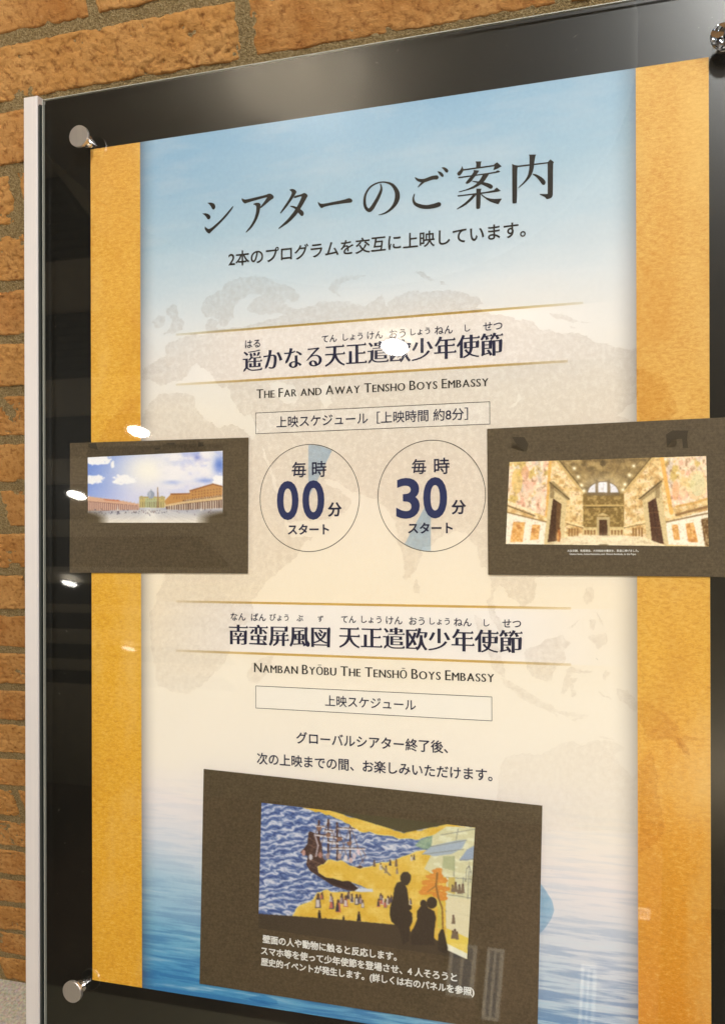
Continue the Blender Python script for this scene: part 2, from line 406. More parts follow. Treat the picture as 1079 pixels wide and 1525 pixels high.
BL, BH, PITCH = .320, .0565, .333
def brick_mesh(seed, nx=200, nz=40):
    rnd = random.Random(seed)
    v, f = [], []
    o = Vector((rnd.uniform(0, 50), rnd.uniform(0, 50), rnd.uniform(0, 50)))
    smooth_side = rnd.random() < .4
    amp = rnd.uniform(.0006, .0010) if smooth_side else rnd.uniform(.0013, .0019)
    for j in range(nz+1):
        for i in range(nx+1):
            u, w = i/nx, j/nz
            x, z = (u-.5)*BL, (w-.5)*BH
            e = min(x+BL/2, BL/2-x, (z+BH/2), (BH/2-z))
            # wobbling outline
            ox = mnoise.noise(Vector((z*40, 3, 0))+o)*.0022 * (1 if abs(u-.5) > .45 else 0)
            oz = mnoise.noise(Vector((x*28, 9, 0))+o)*.0017 + mnoise.noise(Vector((x*110, 4, 0))+o)*.0009
            zz = z + oz*abs(w-.5)*2
            y = 0.0
            p = Vector((x, 0, z))+o
            t = min(1.0, e/.0028); y += .0028*(1-t)**2; y += max(0, mnoise.noise(p*70+Vector((0, 7, 0)))-.1)*.006*max(0, 1-e/.012)
            q = mnoise.fractal(p*55, 1.0, 2.0, 4); r = mnoise.noise(p*150)
            y += -q*amp*1.1 + max(0, r-.05)*amp*1.7
            s_ = mnoise.noise(p*30); y += max(0, s_-.33)*amp*5
            g_ = mnoise.noise(p*230+Vector((0, 0, 9))); y += max(0, g_-.2)*amp*2.6; y += mnoise.noise(p*480)*amp*.35
            v.append((x+ox, y, zz))
    W = nx+1
    for j in range(nz):
        for i in range(nx): f.append((j*W+i, j*W+i+1, (j+1)*W+i+1, (j+1)*W+i))
    # returns into the wall
    rim = [i for i in range(W)] + [j*W+nx for j in range(1, nz+1)] + [nz*W+i for i in range(nx-1, -1, -1)] + [j*W for j in range(nz-1, 0, -1)]
    n0 = len(v)
    for k in rim: v.append((v[k][0], .02, v[k][2]))
    L = len(rim)
    for k in range(L):
        j = (k+1) % L; f.append((rim[j], rim[k], n0+k, n0+j))
    me = bpy.data.meshes.new('brick'); me.from_pydata(v, [], f); me.update()
    me.materials.append(BRICK)
    me.polygons.foreach_set('use_smooth', [True]*len(me.polygons))
    return me
BM = [brick_mesh(s) for s in (3, 11, 12, 25, 31, 44, 58, 63)]
cheap = brick_mesh(77, 14, 4)
def course_offset(r):
    """x of one head joint in course r counted from the floor"""
    special = {22: -.485, 21: -.653, 20: -.819, 23: -.66, 6: -1.145, 5: -.99, 7: -1.02}
    if r in special: return special[r]
    return -.485 + (.166 if r % 2 == 0 else 0) + random.Random(r*5+1).uniform(-.02, .02)
far = MB()
for r in range(int(CEIL/CRS)):
    j0 = course_offset(r)
    zc = (r+.5)*CRS
    for k in range(-20, 14):
        x = j0 + (k+.5)*PITCH
        if x < -6.9 or x > 3.9: continue
        rr = random.Random(r*100+k)
        if -2.05 < x < .75 and r < 29:
            seen = (x < -.55) or (r > 19)
            me = rr.choice(BM) if seen else cheap
            b_ = link('brick', me, None, wall, (x+rr.uniform(-.002, .002), rr.uniform(-.0015, .0015), zc+rr.uniform(-.001, .001)))
            b_.rotation_euler = (0, rr.uniform(-.004, .004) + (math.pi if rr.random() < .5 else 0), 0)
        else:
            far.box(x-BL/2, x+BL/2, rr.uniform(-.001, .001), .02, zc-BH/2, zc+BH/2, .003)
fo = far.build('brick_field', BRICK, wall); tag(fo, kind='stuff')

mb = MB(); mb.box(-12, 8, -18, .2, -.1, 0); fl = mb.build('floor', FLOORM); tag(fl, kind='structure')

m, nt, b = newmat('painted_ceiling'); b.inputs['Roughness'].default_value = .8
b.inputs['Base Color'].default_value = (.36, .32, .25, 1)
CEILM = m
mb = MB(); mb.box(-12, 8, -18, .2, CEIL, CEIL+.1); ce = mb.build('ceiling', CEILM); tag(ce, kind='structure')
GRILLE = m_simple('black_grille', (.004, .004, .004), .9)
SL = [(-1.72, -2.10, -2.2), (-2.43, -2.85, -2.35), (-3.19, -3.54, -2.5), (-3.86, -4.23, -2.7), (-4.52, -4.91, -3.0), (-5.25, -5.56, -3.25), (-5.81, -6.07, -3.5), (-6.5, -6.8, -3.8), (-7.2, -7.5, -4.1)]
words = ['nearest to the brick wall', 'second from the brick wall', 'third from the brick wall', 'fourth from the brick wall', 'fifth from the brick wall', 'sixth from the brick wall', 'seventh from the brick wall', 'eighth from the brick wall', 'farthest from the brick wall']
gm = MB()
gm.box(-1.1, 1.1, -.19, .19, -.02, 0)
for i in range(9): gm.box(-1.08, 1.08, -.18+i*.044, -.172+i*.044, -.032, -.0205)
gme = gm.mesh('ceiling_grille')
for (ya, yb, xr), wd in zip(SL, words):
    o = link('ceiling_grille', gme, GRILLE, None, (xr-1.1, (ya+yb)/2, CEIL-.001)); o.scale = (1, abs(yb-ya)/.38, 1)
    tag(o, 'black slatted grille in the ceiling, mirrored in the panel edge, %s' % wd, 'grille', 'grilles in the ceiling')

# recessed downlights, seen only as mirror images in the acrylic
rim = MB()
def ringmesh():
    v, f = [], []; S = 32
    for r, z in ((.055, 0), (.07, -.004), (.072, 0)):
        for i in range(S): a = 2*math.pi*i/S; v.append((r*math.cos(a), r*math.sin(a), z))
    for k in range(2):
        for i in range(S): j = (i+1) % S; f.append((k*S+i, (k+1)*S+i, (k+1)*S+j, k*S+j))
    me = bpy.data.meshes.new('trim_ring'); me.from_pydata(v, [], f); return me
RING = ringmesh()
def discmesh(r):
    v = [(r*math.cos(2*math.pi*i/32), r*math.sin(2*math.pi*i/32), 0) for i in range(32)]
    me = bpy.data.meshes.new('lamp_disc'); me.from_pydata(v, [], [tuple(reversed(range(32)))]); return me
TRIM = m_simple('white_trim', (.7, .68, .64), .5)
LAMPS = [m_emit('downlight_glow_%d' % k, (1, .96, .89), v) for k, v in enumerate((42, 38, 34, 17, 6, 20))]
DL = [((-1.277, -2.762), 'seen over the upper Japanese heading of the poster'), ((-2.747, -3.293), 'seen over the left gold band'),
      ((-3.491, -3.917), 'seen at the left edge of the church photo print'), ((-4.330, -5.166), 'dimmer, seen in the black margin'),
      ((-4.590, -6.462), 'faint, seen low on the left gold band'), ((-3.820, -13.840), 'seen on the ship photo print, the farthest one')]
for i, ((x, y), wd) in enumerate(DL):
    r = empty('ceiling_downlight', (x, y, CEIL-.040))
    tag(r, 'round recessed ceiling downlight, glowing white, %s' % wd, 'downlight', 'recessed ceiling downlights')
    link('trim_ring', RING, TRIM, r)
    link('lamp_disc', discmesh(.055), LAMPS[i], r, (0, 0, .001))

# made-up frosted drum, shaped so its soft glow lies on the black margin
def m_frost():
    m = bpy.data.materials.new('frosted_diffuser'); m.use_nodes = True; nt = m.node_tree; nt.nodes.clear()
    out = nt.nodes.new('ShaderNodeOutputMaterial')
    t = N(nt, 'ShaderNodeBsdfTranslucent', {'Color': (.85, .82, .76, 1)}); nt.links.new(t.outputs[0], out.inputs[0]); return m
FROST = m_frost()
def drum(x, y, power, h, rad, label):
    r = empty('glow_drum', (x, y, CEIL)); tag(r, label, 'lamp', 'drum lamps under the ceiling')
    d = MB(); S = 40; zb = -.16
    v = [(rad*math.cos(2*math.pi*i/S), rad*math.sin(2*math.pi*i/S), zb) for i in range(S)]
    me = bpy.data.meshes.new('diffuser'); me.from_pydata(v, [], [tuple(range(S))]); link('diffuser', me, FROST, r)
    s_ = MB(); s_.cyl((0, 0, zb+.002), (0, 0, -.01), rad, seg=40, caps=False); s_.build('shade', m_simple('black_drum_side', (.01, .01, .01), .8), r)
    l = bpy.data.lights.new('bulb', 'POINT'); l.energy = power; l.shadow_soft_size = .02; l.color = (1, .9, .76)
    lo = bpy.data.objects.new('bulb', l); COL.objects.link(lo); lo.parent = r; lo.location = (0, 0, zb+h)
drum(-1.14, -1.33, 6.8, .115, .92, 'round drum lamp with frosted base, glowing on the black margin above the heading')

m, nt, b = newmat('brown_far_wall'); b.inputs['Roughness'].default_value = .8
nt.links.new(ramp(nt, N(nt, 'ShaderNodeTexNoise', {'Vector': objco(nt), 'Scale': .9, 'Detail': 4.0}).outputs[0], [(.35, (.05, .03, .02)), (.65, (.16, .10, .07))]), b.inputs['Base Color'])
q = MB(); q.box(-9.4, -.8, -12.6, -12.4, 0, CEIL-.001); tag(q.build('far_wall', m), kind='structure')
q = MB()
for k in range(7): q.box(-9.2+k*1.32, -7.884+k*1.32, -12.3, -11.9, .04, .60, .01)
q.box(-9.25, -.1, -12.25, -11.95, 0, .039)
tag(q.build('low_cabinet', m_simple('olive_grey_laminate', (.46, .44, .33), .6)), 'long low olive grey cabinet along the far wall, mirrored at the foot of the panel', 'cabinet')
area('far_wall_fill', (2.0, -9.0, 2.9), (-6, -12.2, .6), .5, 1000, (1, .93, .80))  # added out of the mirrored view to light the far wall

# far daylight windows, mirrored at the foot of the poster
WIN = m_emit('daylit_pane', (.55, .75, 1.0), .42)
for (x, z, w, h, lb) in [(-3.0, 1.45, .24, .5, 'left pane'), (-2.62, 1.35, .12, .7, 'narrow middle pane'), (-1.55, 1.25, .10, .8, 'tall right pane'), (-.97, 2.3, .055, .06, 'tiny square one at the right')]:
    r = empty('far_window', (x, -12.36, z)); tag(r, 'small bluish daylit window across the room, %s of the group' % lb, 'window', 'far windows across the room')
    q = MB(); q.box(-w/2, w/2, -.01, 0, -h/2, h/2); q.build('pane', WIN, r)
    q = MB(); t = .035
    q.box(-w/2-t, w/2+t, -.03, .03, h/2, h/2+t); q.box(-w/2-t, w/2+t, -.03, .03, -h/2-t, -h/2)
    q.box(-w/2-t, -w/2, -.03, .03, -h/2, h/2); q.box(w/2, w/2+t, -.03, .03, -h/2, h/2); q.box(-.012, .012, -.002, .03, -h/2, h/2)
    q.build('frame', TRIM, r)

# ------------------------------------------------------------------ the stand
ROT = (-AL, 0, 0)
stand = empty('information_stand', tuple(ORG), ROT)
tag(stand, 'black leaning display stand with silver side rails and clear acrylic front', 'display stand')
BX0, BX1, BZ0, BZ1 = -.0535, .6475, -.0570, .8965
mb = MB(); mb.box(BX0-.0018, BX1+.0018, .0012, .016, BZ0-.002, BZ1+.0034); mb.build('backboard', BOARD, stand)
mb = MB(); mb.box(BX0, BX1, -.0052, -.0022, BZ0, BZ1); mb.build('acrylic_sheet', ACR, stand)
e = .0007     # polished cut edge of the acrylic
mb = MB()
mb.box(BX0-e, BX1+e, -.0053, -.0021, BZ1+.0001, BZ1+e); mb.box(BX0-e, BX1+e, -.0053, -.0021, BZ0-e, BZ0-.0001)
mb.box(BX0-e, BX0-.0001, -.0053, -.0021, BZ0, BZ1); mb.box(BX1+.0001, BX1+e, -.0053, -.0021, BZ0, BZ1)
mb.build('acrylic_edge', EDGE, stand)
LEG = -.69888/_c(AL)+.006     # foot on the floor
for sx, x0, x1, c0, c1 in ((-1, -.0825, -.0650, -.0648, BX0-.0020), (1, .6590, .6765, BX1+.0020, .6588)):
    mb = MB(); mb.box(x0+.001, x1+.0005, .0, .022, LEG, .9055, .0010); mb.build('side_rail', SILVER, stand)
    mb = MB(); mb.box(c0, c1, .002, .018, BZ0-.02, BZ1-.001)
    w_ = (c1-c0)
    mb.box(c0+w_*.45, c0+w_*.60, -.002, .0019, BZ0-.02, BZ1-.002); mb.build('rail_channel', CHANNEL, stand)
mb = MB(); mb.cyl((-.072, .012, LEG+.18), (.668, .012, LEG+.18), .009, seg=16); mb.build('cross_bar', SILVER, stand)
mb = MB(); mb.box(-.064, .658, .003, .015, BZ0-.045, BZ0-.022); mb.build('lower_bar', CHANNEL, stand)

def standoff(x, z):
    st = MB(); st.cyl((x, .001, z), (x, -.0190, z), .0042, seg=28, bev=.0003)
    o = st.build('standoff', CHROME, stand)
    c_ = MB(); c_.cyl((x, -.0188, z), (x, -.0228, z), .0107, seg=48, bev=.0004); c_.build('cap', (MIRROR if x > .3 and z > .5 else SATIN), o)
    f_ = MB(); f_.cyl((x, -.00525, z), (x, -.0075, z), .0060, seg=32, bev=.0003); f_.build('washer', CHROME, o)
    for q in o.data.polygons: q.use_smooth = False
for x, z in ((.0045, .8475), (.6062, .8475), (-.0055, -.0035), (.6062, -.0035)): standoff(x - (.0035 if x < .1 else 0), z - .001)

# dust and fine scratches lying on the acrylic
rd = random.Random(12); q = MB()
for k in range(170):
    side = rd.random()
    if side < .55: x_, z_ = rd.uniform(BX0, BX1), rd.uniform(.845, BZ1-.002)
    elif side < .8: x_, z_ = rd.uniform(BX0, -.002), rd.uniform(BZ0, BZ1)
    else: x_, z_ = rd.uniform(BX0, BX1), rd.uniform(BZ0, BZ1)
    a_ = rd.uniform(0, 3.14); L_ = rd.uniform(.00015, .0005)*(5 if rd.random() < .12 else 1); w_ = rd.uniform(.00010, .0002)
    n = len(q.v); dx, dz = math.cos(a_)*L_, math.sin(a_)*L_; ex, ez = -math.sin(a_)*w_, math.cos(a_)*w_
    q.v += [(x_-dx, -.00524, z_-dz), (x_+ex, -.00524, z_+ez), (x_+dx, -.00524, z_+dz), (x_-ex, -.00524, z_-ez)]; q.f.append((n, n+3, n+2, n+1))
tag(q.build('dust', m_simple('pale_dust', (.30, .28, .24), .9), stand), kind='stuff')

# ------------------------------------------------------------------ lettering
_fontcache = {}
def flat(sp):
    pts = sp.bezier_points; n = len(pts); out = []
    for i in range(n):
        a, b_ = pts[i], pts[(i+1) % n]
        p0, p1, p2, p3 = [np.array(q[:2]) for q in (a.co, a.handle_right, b_.handle_left, b_.co)]
        ch = p3-p0; L = np.hypot(*ch)+1e-9
        dev = max(abs(np.cross(ch, p1-p0)), abs(np.cross(ch, p2-p0)))/L
        st = 1 if dev < .0015 else (3 if dev < .02 else 5)
        for k in range(st):
            t = k/st; out.append((1-t)**3*p0+3*(1-t)**2*t*p1+3*(1-t)*t*t*p2+t**3*p3)
    r = []
    for p in out:
        if not r or np.hypot(*(p-r[-1])) > 1e-4: r.append(p)
    if len(r) > 1 and np.hypot(*(r[0]-r[-1])) < 1e-4: r.pop()
    return r
def loops_of(text):
    if text in _fontcache: return _fontcache[text]
    c = bpy.data.curves.new('lettering_tmp', 'FONT'); c.body = text; c.size = 1
    o = bpy.data.objects.new('lettering_tmp', c); COL.objects.link(o)
    dg = bpy.context.evaluated_depsgraph_get(); dg.update()
    cu = o.evaluated_get(dg).to_curve(dg)
    ls = [flat(s) for s in cu.splines if s.type == 'BEZIER' and len(s.bezier_points) > 2]
    bpy.data.objects.remove(o); bpy.data.curves.remove(c)
    ls = [l for l in ls if len(l) > 2]
    _fontcache[text] = ls
    return ls
def sarea(l):
    a = np.array(l); b_ = np.roll(a, -1, 0); return .5*np.sum(a[:, 0]*b_[:, 1]-b_[:, 0]*a[:, 1])
def inside(p, l):
    a = np.array(l); b_ = np.roll(a, -1, 0); c = ((a[:, 1] > p[1]) != (b_[:, 1] > p[1]))
    with np.errstate(divide='ignore', invalid='ignore'):
        xx = a[:, 0]+(p[1]-a[:, 1])/(b_[:, 1]-a[:, 1])*(b_[:, 0]-a[:, 0])
    return (np.sum(c & (xx > p[0])) % 2) == 1
def orient(ls):
    """outer loops counter-clockwise, holes clockwise; returns with nesting depth"""
    out = []
    for i, l in enumerate(ls):
        d = sum(inside(l[0], m_) for j, m_ in enumerate(ls) if j != i)
        cc = sarea(l) > 0
        out.append((l if cc == (d % 2 == 0) else l[::-1], d))
    return out
def offset(l, ax, ay):
    P = np.array(l); n = len(P); out = []
    E_ = np.roll(P, -1, 0)-P; L = np.hypot(E_[:, 0], E_[:, 1])+1e-9
    nx, ny = E_[:, 1]/L, -E_[:, 0]/L          # outward for ccw outer loops
    d = ax*nx*nx+ay*ny*ny
    for i in range(n):
        a, b_ = (i-1) % n, i
        det = nx[a]*ny[b_]-nx[b_]*ny[a]
        if abs(det) < .25:
            mx_, my_ = nx[a]+nx[b_], ny[a]+ny[b_]; q = math.hypot(mx_, my_)+1e-9
            dd = (d[a]+d[b_])/2; out.append(P[i]+np.array([mx_/q*dd, my_/q*dd]))
        else:
            v = np.array([(d[a]*ny[b_]-d[b_]*ny[a])/det, (nx[a]*d[b_]-nx[b_]*d[a])/det])
            q = np.hypot(*v); mxd = 2.2*max(abs(ax), abs(ay))
            if q > mxd: v *= mxd/q
            out.append(P[i]+v)
    return out
def mincho(l, ax=.031, ay=-.009):
    """give a plain stroke outline the thin horizontals, heavy stems and end triangles of a Mincho face"""
    P = [np.array(p) for p in l]; n = len(P)
    E_ = [P[(i+1) % n]-P[i] for i in range(n)]; L = [np.hypot(*e_)+1e-9 for e_ in E_]
    O = offset(l, ax, ay); out = []
    for i in range(n):
        pe, ne = E_[i-1], E_[i]; pl, nl = L[i-1], L[i]
        p = O[i]
        nxt = (i+1) % n
        # right-hand cap of a horizontal: previous edge comes in along the bottom (rightwards), this edge rises
        capR = ne[1] > .8*nl and nl < .11 and pe[0] > .92*pl and pl > .1 and E_[nxt][0] < -.9*L[nxt]
        if capR: out.append(p); continue
        capRt = (E_[i-1][1] > .8*pl and pl < .11 and ne[0] < -.92*nl and nl > .1)
        if capRt:
            out += [p+np.array([.015, -.012]), p+np.array([-.035, .062]), p+np.array([-.085, .0])]; continue
        # top right corner of a frame: rising stem then leftwards along the top
        if pe[1] > .9*pl and pl > .2 and ne[0] < -.9*nl and nl > .2:
            out += [p+np.array([.022, -.03]), p+np.array([-.02, .045]), p+np.array([-.09, 0])]; continue
        # tapering tail of a sweep to the lower left: short cap there
        if nl < .11 and ne[0] > 0 and ne[1] < -.2*nl and E_[nxt][0] > .25*L[nxt] and E_[nxt][1] > .3*L[nxt]:
            out.append((O[i]+O[nxt])/2+np.array([-.01, -.006])); continue
        if pl < .11 and pe[0] > 0 and pe[1] < -.2*pl and ne[0] > .25*nl and ne[1] > .3*nl:
            out.append(p+(P[i]-P[i])); out[-1] = (O[i]+O[i-1])/2+np.array([-.004, -.010]); continue
        out.append(p)
    return out
def roman(l, ax=.0, ay=-.020):
    P = [np.array(p) for p in l]; n = len(P)
    E_ = [P[(i+1) % n]-P[i] for i in range(n)]; L = [np.hypot(*e_)+1e-9 for e_ in E_]
    O = offset(l, ax, ay); out = []
    for i in range(n):
        nxt, prv = (i+1) % n, i-1
        p = O[i]; w, h = .045, .022
        if L[i] < .17 and abs(E_[i][1]) < .12*L[i] and L[prv] > .2 and L[nxt] > .2 and max(abs(E_[prv][0])/L[prv], abs(E_[nxt][0])/L[nxt]) < .36:      # start of a stem cap
            s = np.sign(E_[i][0]); v = .0
            inn = np.array([0, s*h])
            out += [p+inn, p+np.array([-s*w, s*h*.35]), p+np.array([-s*w, 0])]; continue
        if L[prv] < .17 and abs(E_[prv][1]) < .12*L[prv] and L[i] > .2 and L[prv-1] > .2 and max(abs(E_[i][0])/L[i], abs(E_[prv-1][0])/L[prv-1]) < .36:
            s = np.sign(E_[prv][0])
            out += [p+np.array([s*w, 0]), p+np.array([s*w, s*h*.35]), p+np.array([0, s*h])]; continue
        out.append(p)
    return out

def fill(loops, name='shape', parity=True):
    """constrained triangulation of closed outlines; inside = odd crossings, or non-zero winding for letters"""
    L_ = [np.array(l, float) for l in loops]
    bb = [(l[:, 0].min(), l[:, 0].max(), i) for i, l in enumerate(L_)]; bb.sort()
    groups = []; cur = []; xm = -1e9
    for a, b_, i in bb:
        if cur and a > xm: groups.append(cur); cur = []
        cur.append(i); xm = max(xm, b_) if len(cur) > 1 else b_
    if cur: groups.append(cur)
    V, Fc = [], []
    for g in groups:
        ls = [L_[i] for i in g]; allp = np.concatenate(ls); c0 = allp.mean(0); sc = 1.0/max(np.ptp(allp[:, 0]), np.ptp(allp[:, 1]), 1e-9)
        co = [Vector(((p[0]-c0[0])*sc, (p[1]-c0[1])*sc)) for p in allp]
        ed, n = [], 0
        for l in ls:
            m_ = len(l); ed += [(n+k, n+(k+1) % m_) for k in range(m_)]; n += m_
        vs, es, fs, *_r = delaunay_2d_cdt(co, ed, [], 0, 1e-7)
        if not fs: continue
        vv = np.array([tuple(v) for v in vs]); ff = np.array([f_[:3] for f_ in fs if len(f_) == 3])
        cen = vv[ff].mean(1)
        A = np.array([tuple(co[a]) for a, b_ in ed]); B = np.array([tuple(co[b_]) for a, b_ in ed])
        cx, cy = cen[:, :1], cen[:, 1:]
        up_ = (A[:, 1] <= cy) & (B[:, 1] > cy); dn = (A[:, 1] > cy) & (B[:, 1] <= cy)
        with np.errstate(divide='ignore', invalid='ignore'):
            xx = A[:, 0]+(cy-A[:, 1])/(B[:, 1]-A[:, 1])*(B[:, 0]-A[:, 0])
        rt = xx > cx
        w = (up_ & rt).sum(1)-(dn & rt).sum(1) if not parity else ((up_ | dn) & rt).sum(1) % 2
        keep = ff[w > 0] if not parity else ff[w != 0]
        n0 = len(V); V += [(v[0]/sc+c0[0], v[1]/sc+c0[1]) for v in vv]; Fc += [tuple(int(k)+n0 for k in f_) for f_ in keep]
    return V, Fc

def put(name, vs, fs, mat, parent, y):
    me = bpy.data.meshes.new(name); me.from_pydata([(v[0], y, v[1]) for v in vs], [], fs); me.update()
    # face the viewer (-y)
    if len(me.polygons) and me.polygons[0].normal.y > 0: me.flip_normals()
    return link(name, me, mat, parent)

def lettering(text, pl, pr, mat, parent, y=-.0004, style='gothic', bold=0.0, hk=1.0, name='lettering', caps=None):
    """text whose ink runs from measured point pl (left, mid height) to pr (right, mid height)"""
    if caps:        # small capitals: lower-case letters are drawn as capitals at caps scale
        ls = []; xo = 0
        words_ = text.split(' ')
        for w_ in words_:
            for ch in w_:
                small = ch.islower() or ch == 'ō'
                g_ = loops_of(ch.upper() if small else ch)
                k_ = caps if small else 1.0
                if not g_: continue
                allp = np.concatenate([np.array(q) for q in g_]); x0_, x1_ = allp[:, 0].min(), allp[:, 0].max()
                for l, d_ in orient(g_):
                    l = roman(l, .026 if small else .016, -.008)
                    ls.append([np.array([(p[0]-x0_)*k_+xo, p[1]*k_]) for p in l])
                xo += (x1_-x0_)*k_ + .115
            xo += .26
        loops = ls
        ymid = .36
    else:
        loops = []
        for l, d_ in orient(loops_of(text)):
            if style == 'mincho': l = mincho(l)
            elif bold: l = offset(l, bold, bold)
            loops.append(l)
        allp = np.concatenate([np.array(q) for q in loops]); ymid = .33 if len(text) > 2 else (allp[:, 1].min()+allp[:, 1].max())/2
        if text[0] in '0123456789' and len(text) <= 2: ymid = (allp[:, 1].min()+allp[:, 1].max())/2
    allp = np.concatenate([np.array(q) for q in loops]); X0, X1 = allp[:, 0].min(), allp[:, 0].max()
    (xa, za), (xb, zb) = uv(*pl), uv(*pr); zc = (za+zb)/2
    k = (xb-xa)/(X1-X0)
    loops = [[((p[0]-X0)*k+xa, (p[1]-ymid)*k*hk+zc) for p in l] for l in loops]
    vs, fs = fill(loops, name, parity=False)
    return put(name, vs, fs, mat, parent, y)

def px_loop(pts, org=(0, 0), sc=1.0):
    a = np.array(pts, float); x, z = uv(org[0]+a[:, 0]*sc, org[1]+a[:, 1]*sc); return list(zip(x, z))

# ------------------------------------------------------------------ the poster
poster = empty('exhibition_poster', tuple(ORG), ROT)
tag(poster, 'tall theatre guide poster with gold side bands, blue sky and sea, clamped under the acrylic', 'poster')
W_, H_ = .594, .841
mb = MB(); mb.box(0, W_, 0, .0011, 0, H_); mb.build('paper_sheet', m_simple('white_paper', (.75, .73, .68), .6), poster)
def sheet(name, x0, x1, z0, z1, y, mat, parent):
    return put(name, [(x0, z0), (x1, z0), (x1, z1), (x0, z1)], [(0, 1, 2, 3)], mat, parent, y)
sheet('artwork', XL0, XL1, 0, H_, -.00008, m_artwork(), poster)
sheet('gold_band', 0.0, XL0, 0, H_, -.00012, m_gold(-1), poster)
sheet('gold_band', XL1, W_, 0, H_, -.00012, m_gold(1), poster)

def jag(l, amp=.0016, depth=4, rnd=random.Random(5)):
    for _ in range(depth):
        o = []
        for i in range(len(l)):
            a, b_ = np.array(l[i]), np.array(l[(i+1) % len(l)]); o.append(a)
            d = b_-a; L = np.hypot(*d)
            if L > .0016: o.append((a+b_)/2+np.array([-d[1], d[0]])/L*rnd.uniform(-1, 1)*min(amp, L*.22))
        l = o
    return l
E_o, E_s = (200, 400), .3707; F_o = (560, 380); G_o, G_s = (540, 780), .3893; H_o = (200, 800); J_o, J_s = (370, 640), .3429
def seg(o, s, pts): return [(o[0]+x*s, o[1]+y*s) for x, y in pts]
eur = seg(E_o, E_s, [(28, 400), (90, 372), (130, 345), (125, 310), (160, 290), (205, 272), (250, 260), (290, 262), (285, 225), (312, 196), (335, 202), (330, 238), (400, 235), (450, 232),
     (500, 213), (560, 200), (600, 188), (560, 178), (500, 186), (455, 170), (462, 140), (500, 112), (520, 98), (480, 100), (430, 120), (400, 160), (400, 200), (370, 230), (345, 226),
     (320, 205), (282, 190), (272, 150), (295, 112), (350, 85), (380, 50), (440, 35), (520, 30), (600, 60), (668, 112), (650, 132), (610, 120), (600, 140), (640, 160), (700, 150), (760, 128), (850, 130), (930, 150)])
sib = seg(F_o, E_s, [(25, 155), (35, 190), (50, 210), (45, 190), (80, 165), (130, 145), (200, 145), (280, 140), (330, 145), (400, 165), (430, 195), (400, 212), (430, 228), (500, 237), (560, 260), (620, 262),
     (680, 300), (720, 312), (790, 310), (860, 335), (930, 355), (1000, 375), (1041, 372), (1041, 598), (1000, 610), (955, 650), (1041, 668)])
chi = [(946, 660), (905, 720), (880, 790), (848, 850), (815, 860)]
ind = seg(G_o, G_s, [(655, 215), (662, 270), (640, 305), (600, 318), (575, 290), (545, 260), (522, 235), (500, 262), (497, 300), (505, 335), (525, 370), (543, 412), (522, 415), (492, 370), (478, 330),
     (472, 300), (490, 250), (485, 200), (470, 165), (445, 160), (440, 120), (425, 75), (400, 40), (360, 28), (320, 40), (275, 72), (225, 100), (215, 150), (200, 180), (180, 207), (165, 218), (152, 200), (155, 150), (148, 100), (132, 60), (130, 28)])
ara = seg(J_o, J_s, [(640, 440), (642, 400), (610, 355), (560, 302), (500, 285), (440, 266), (400, 240), (330, 212), (335, 235), (400, 262), (442, 300), (432, 345), (380, 372), (330, 392), (230, 396), (168, 402), (150, 350), (120, 240),
     (75, 110), (62, 80), (72, 130), (110, 250), (140, 350), (165, 428), (185, 468), (280, 466), (268, 500)])
afr = seg(H_o, E_s, [(700, 10), (660, 62), (600, 120), (540, 170), (500, 220), (470, 260), (480, 300), (470, 340), (432, 352), (402, 392), (380, 470), (348, 520), (310, 560), (270, 600), (200, 628), (130, 610), (95, 600), (85, 540), (70, 460),
     (60, 300), (90, 240), (110, 190), (120, 140), (100, 60)])
afw = [(215, 760), (211, 700)] + seg(E_o, E_s, [(30, 600), (60, 540), (100, 505), (160, 500), (235, 510), (245, 560), (280, 600), (340, 640), (385, 625), (420, 640), (455, 662), (470, 690), (500, 650), (470, 590),
     (440, 592), (410, 560), (380, 480), (400, 500), (370, 470), (350, 480), (320, 440), (280, 400), (250, 378), (230, 392), (215, 425), (190, 450), (150, 455), (110, 470), (70, 450), (28, 440)])
land = px_loop(eur + sib + chi + ind + ara + afr + afw)
black_sea = px_loop([(540, 460), (570, 452), (640, 470), (662, 520), (640, 545), (600, 540), (560, 500)], E_o, E_s)
caspian = px_loop([(745, 470), (790, 450), (775, 490), (795, 540), (770, 562), (745, 520)], E_o, E_s)
baikal = px_loop([(572, 550), (584, 575), (560, 605), (532, 615), (560, 590)], F_o, E_s)
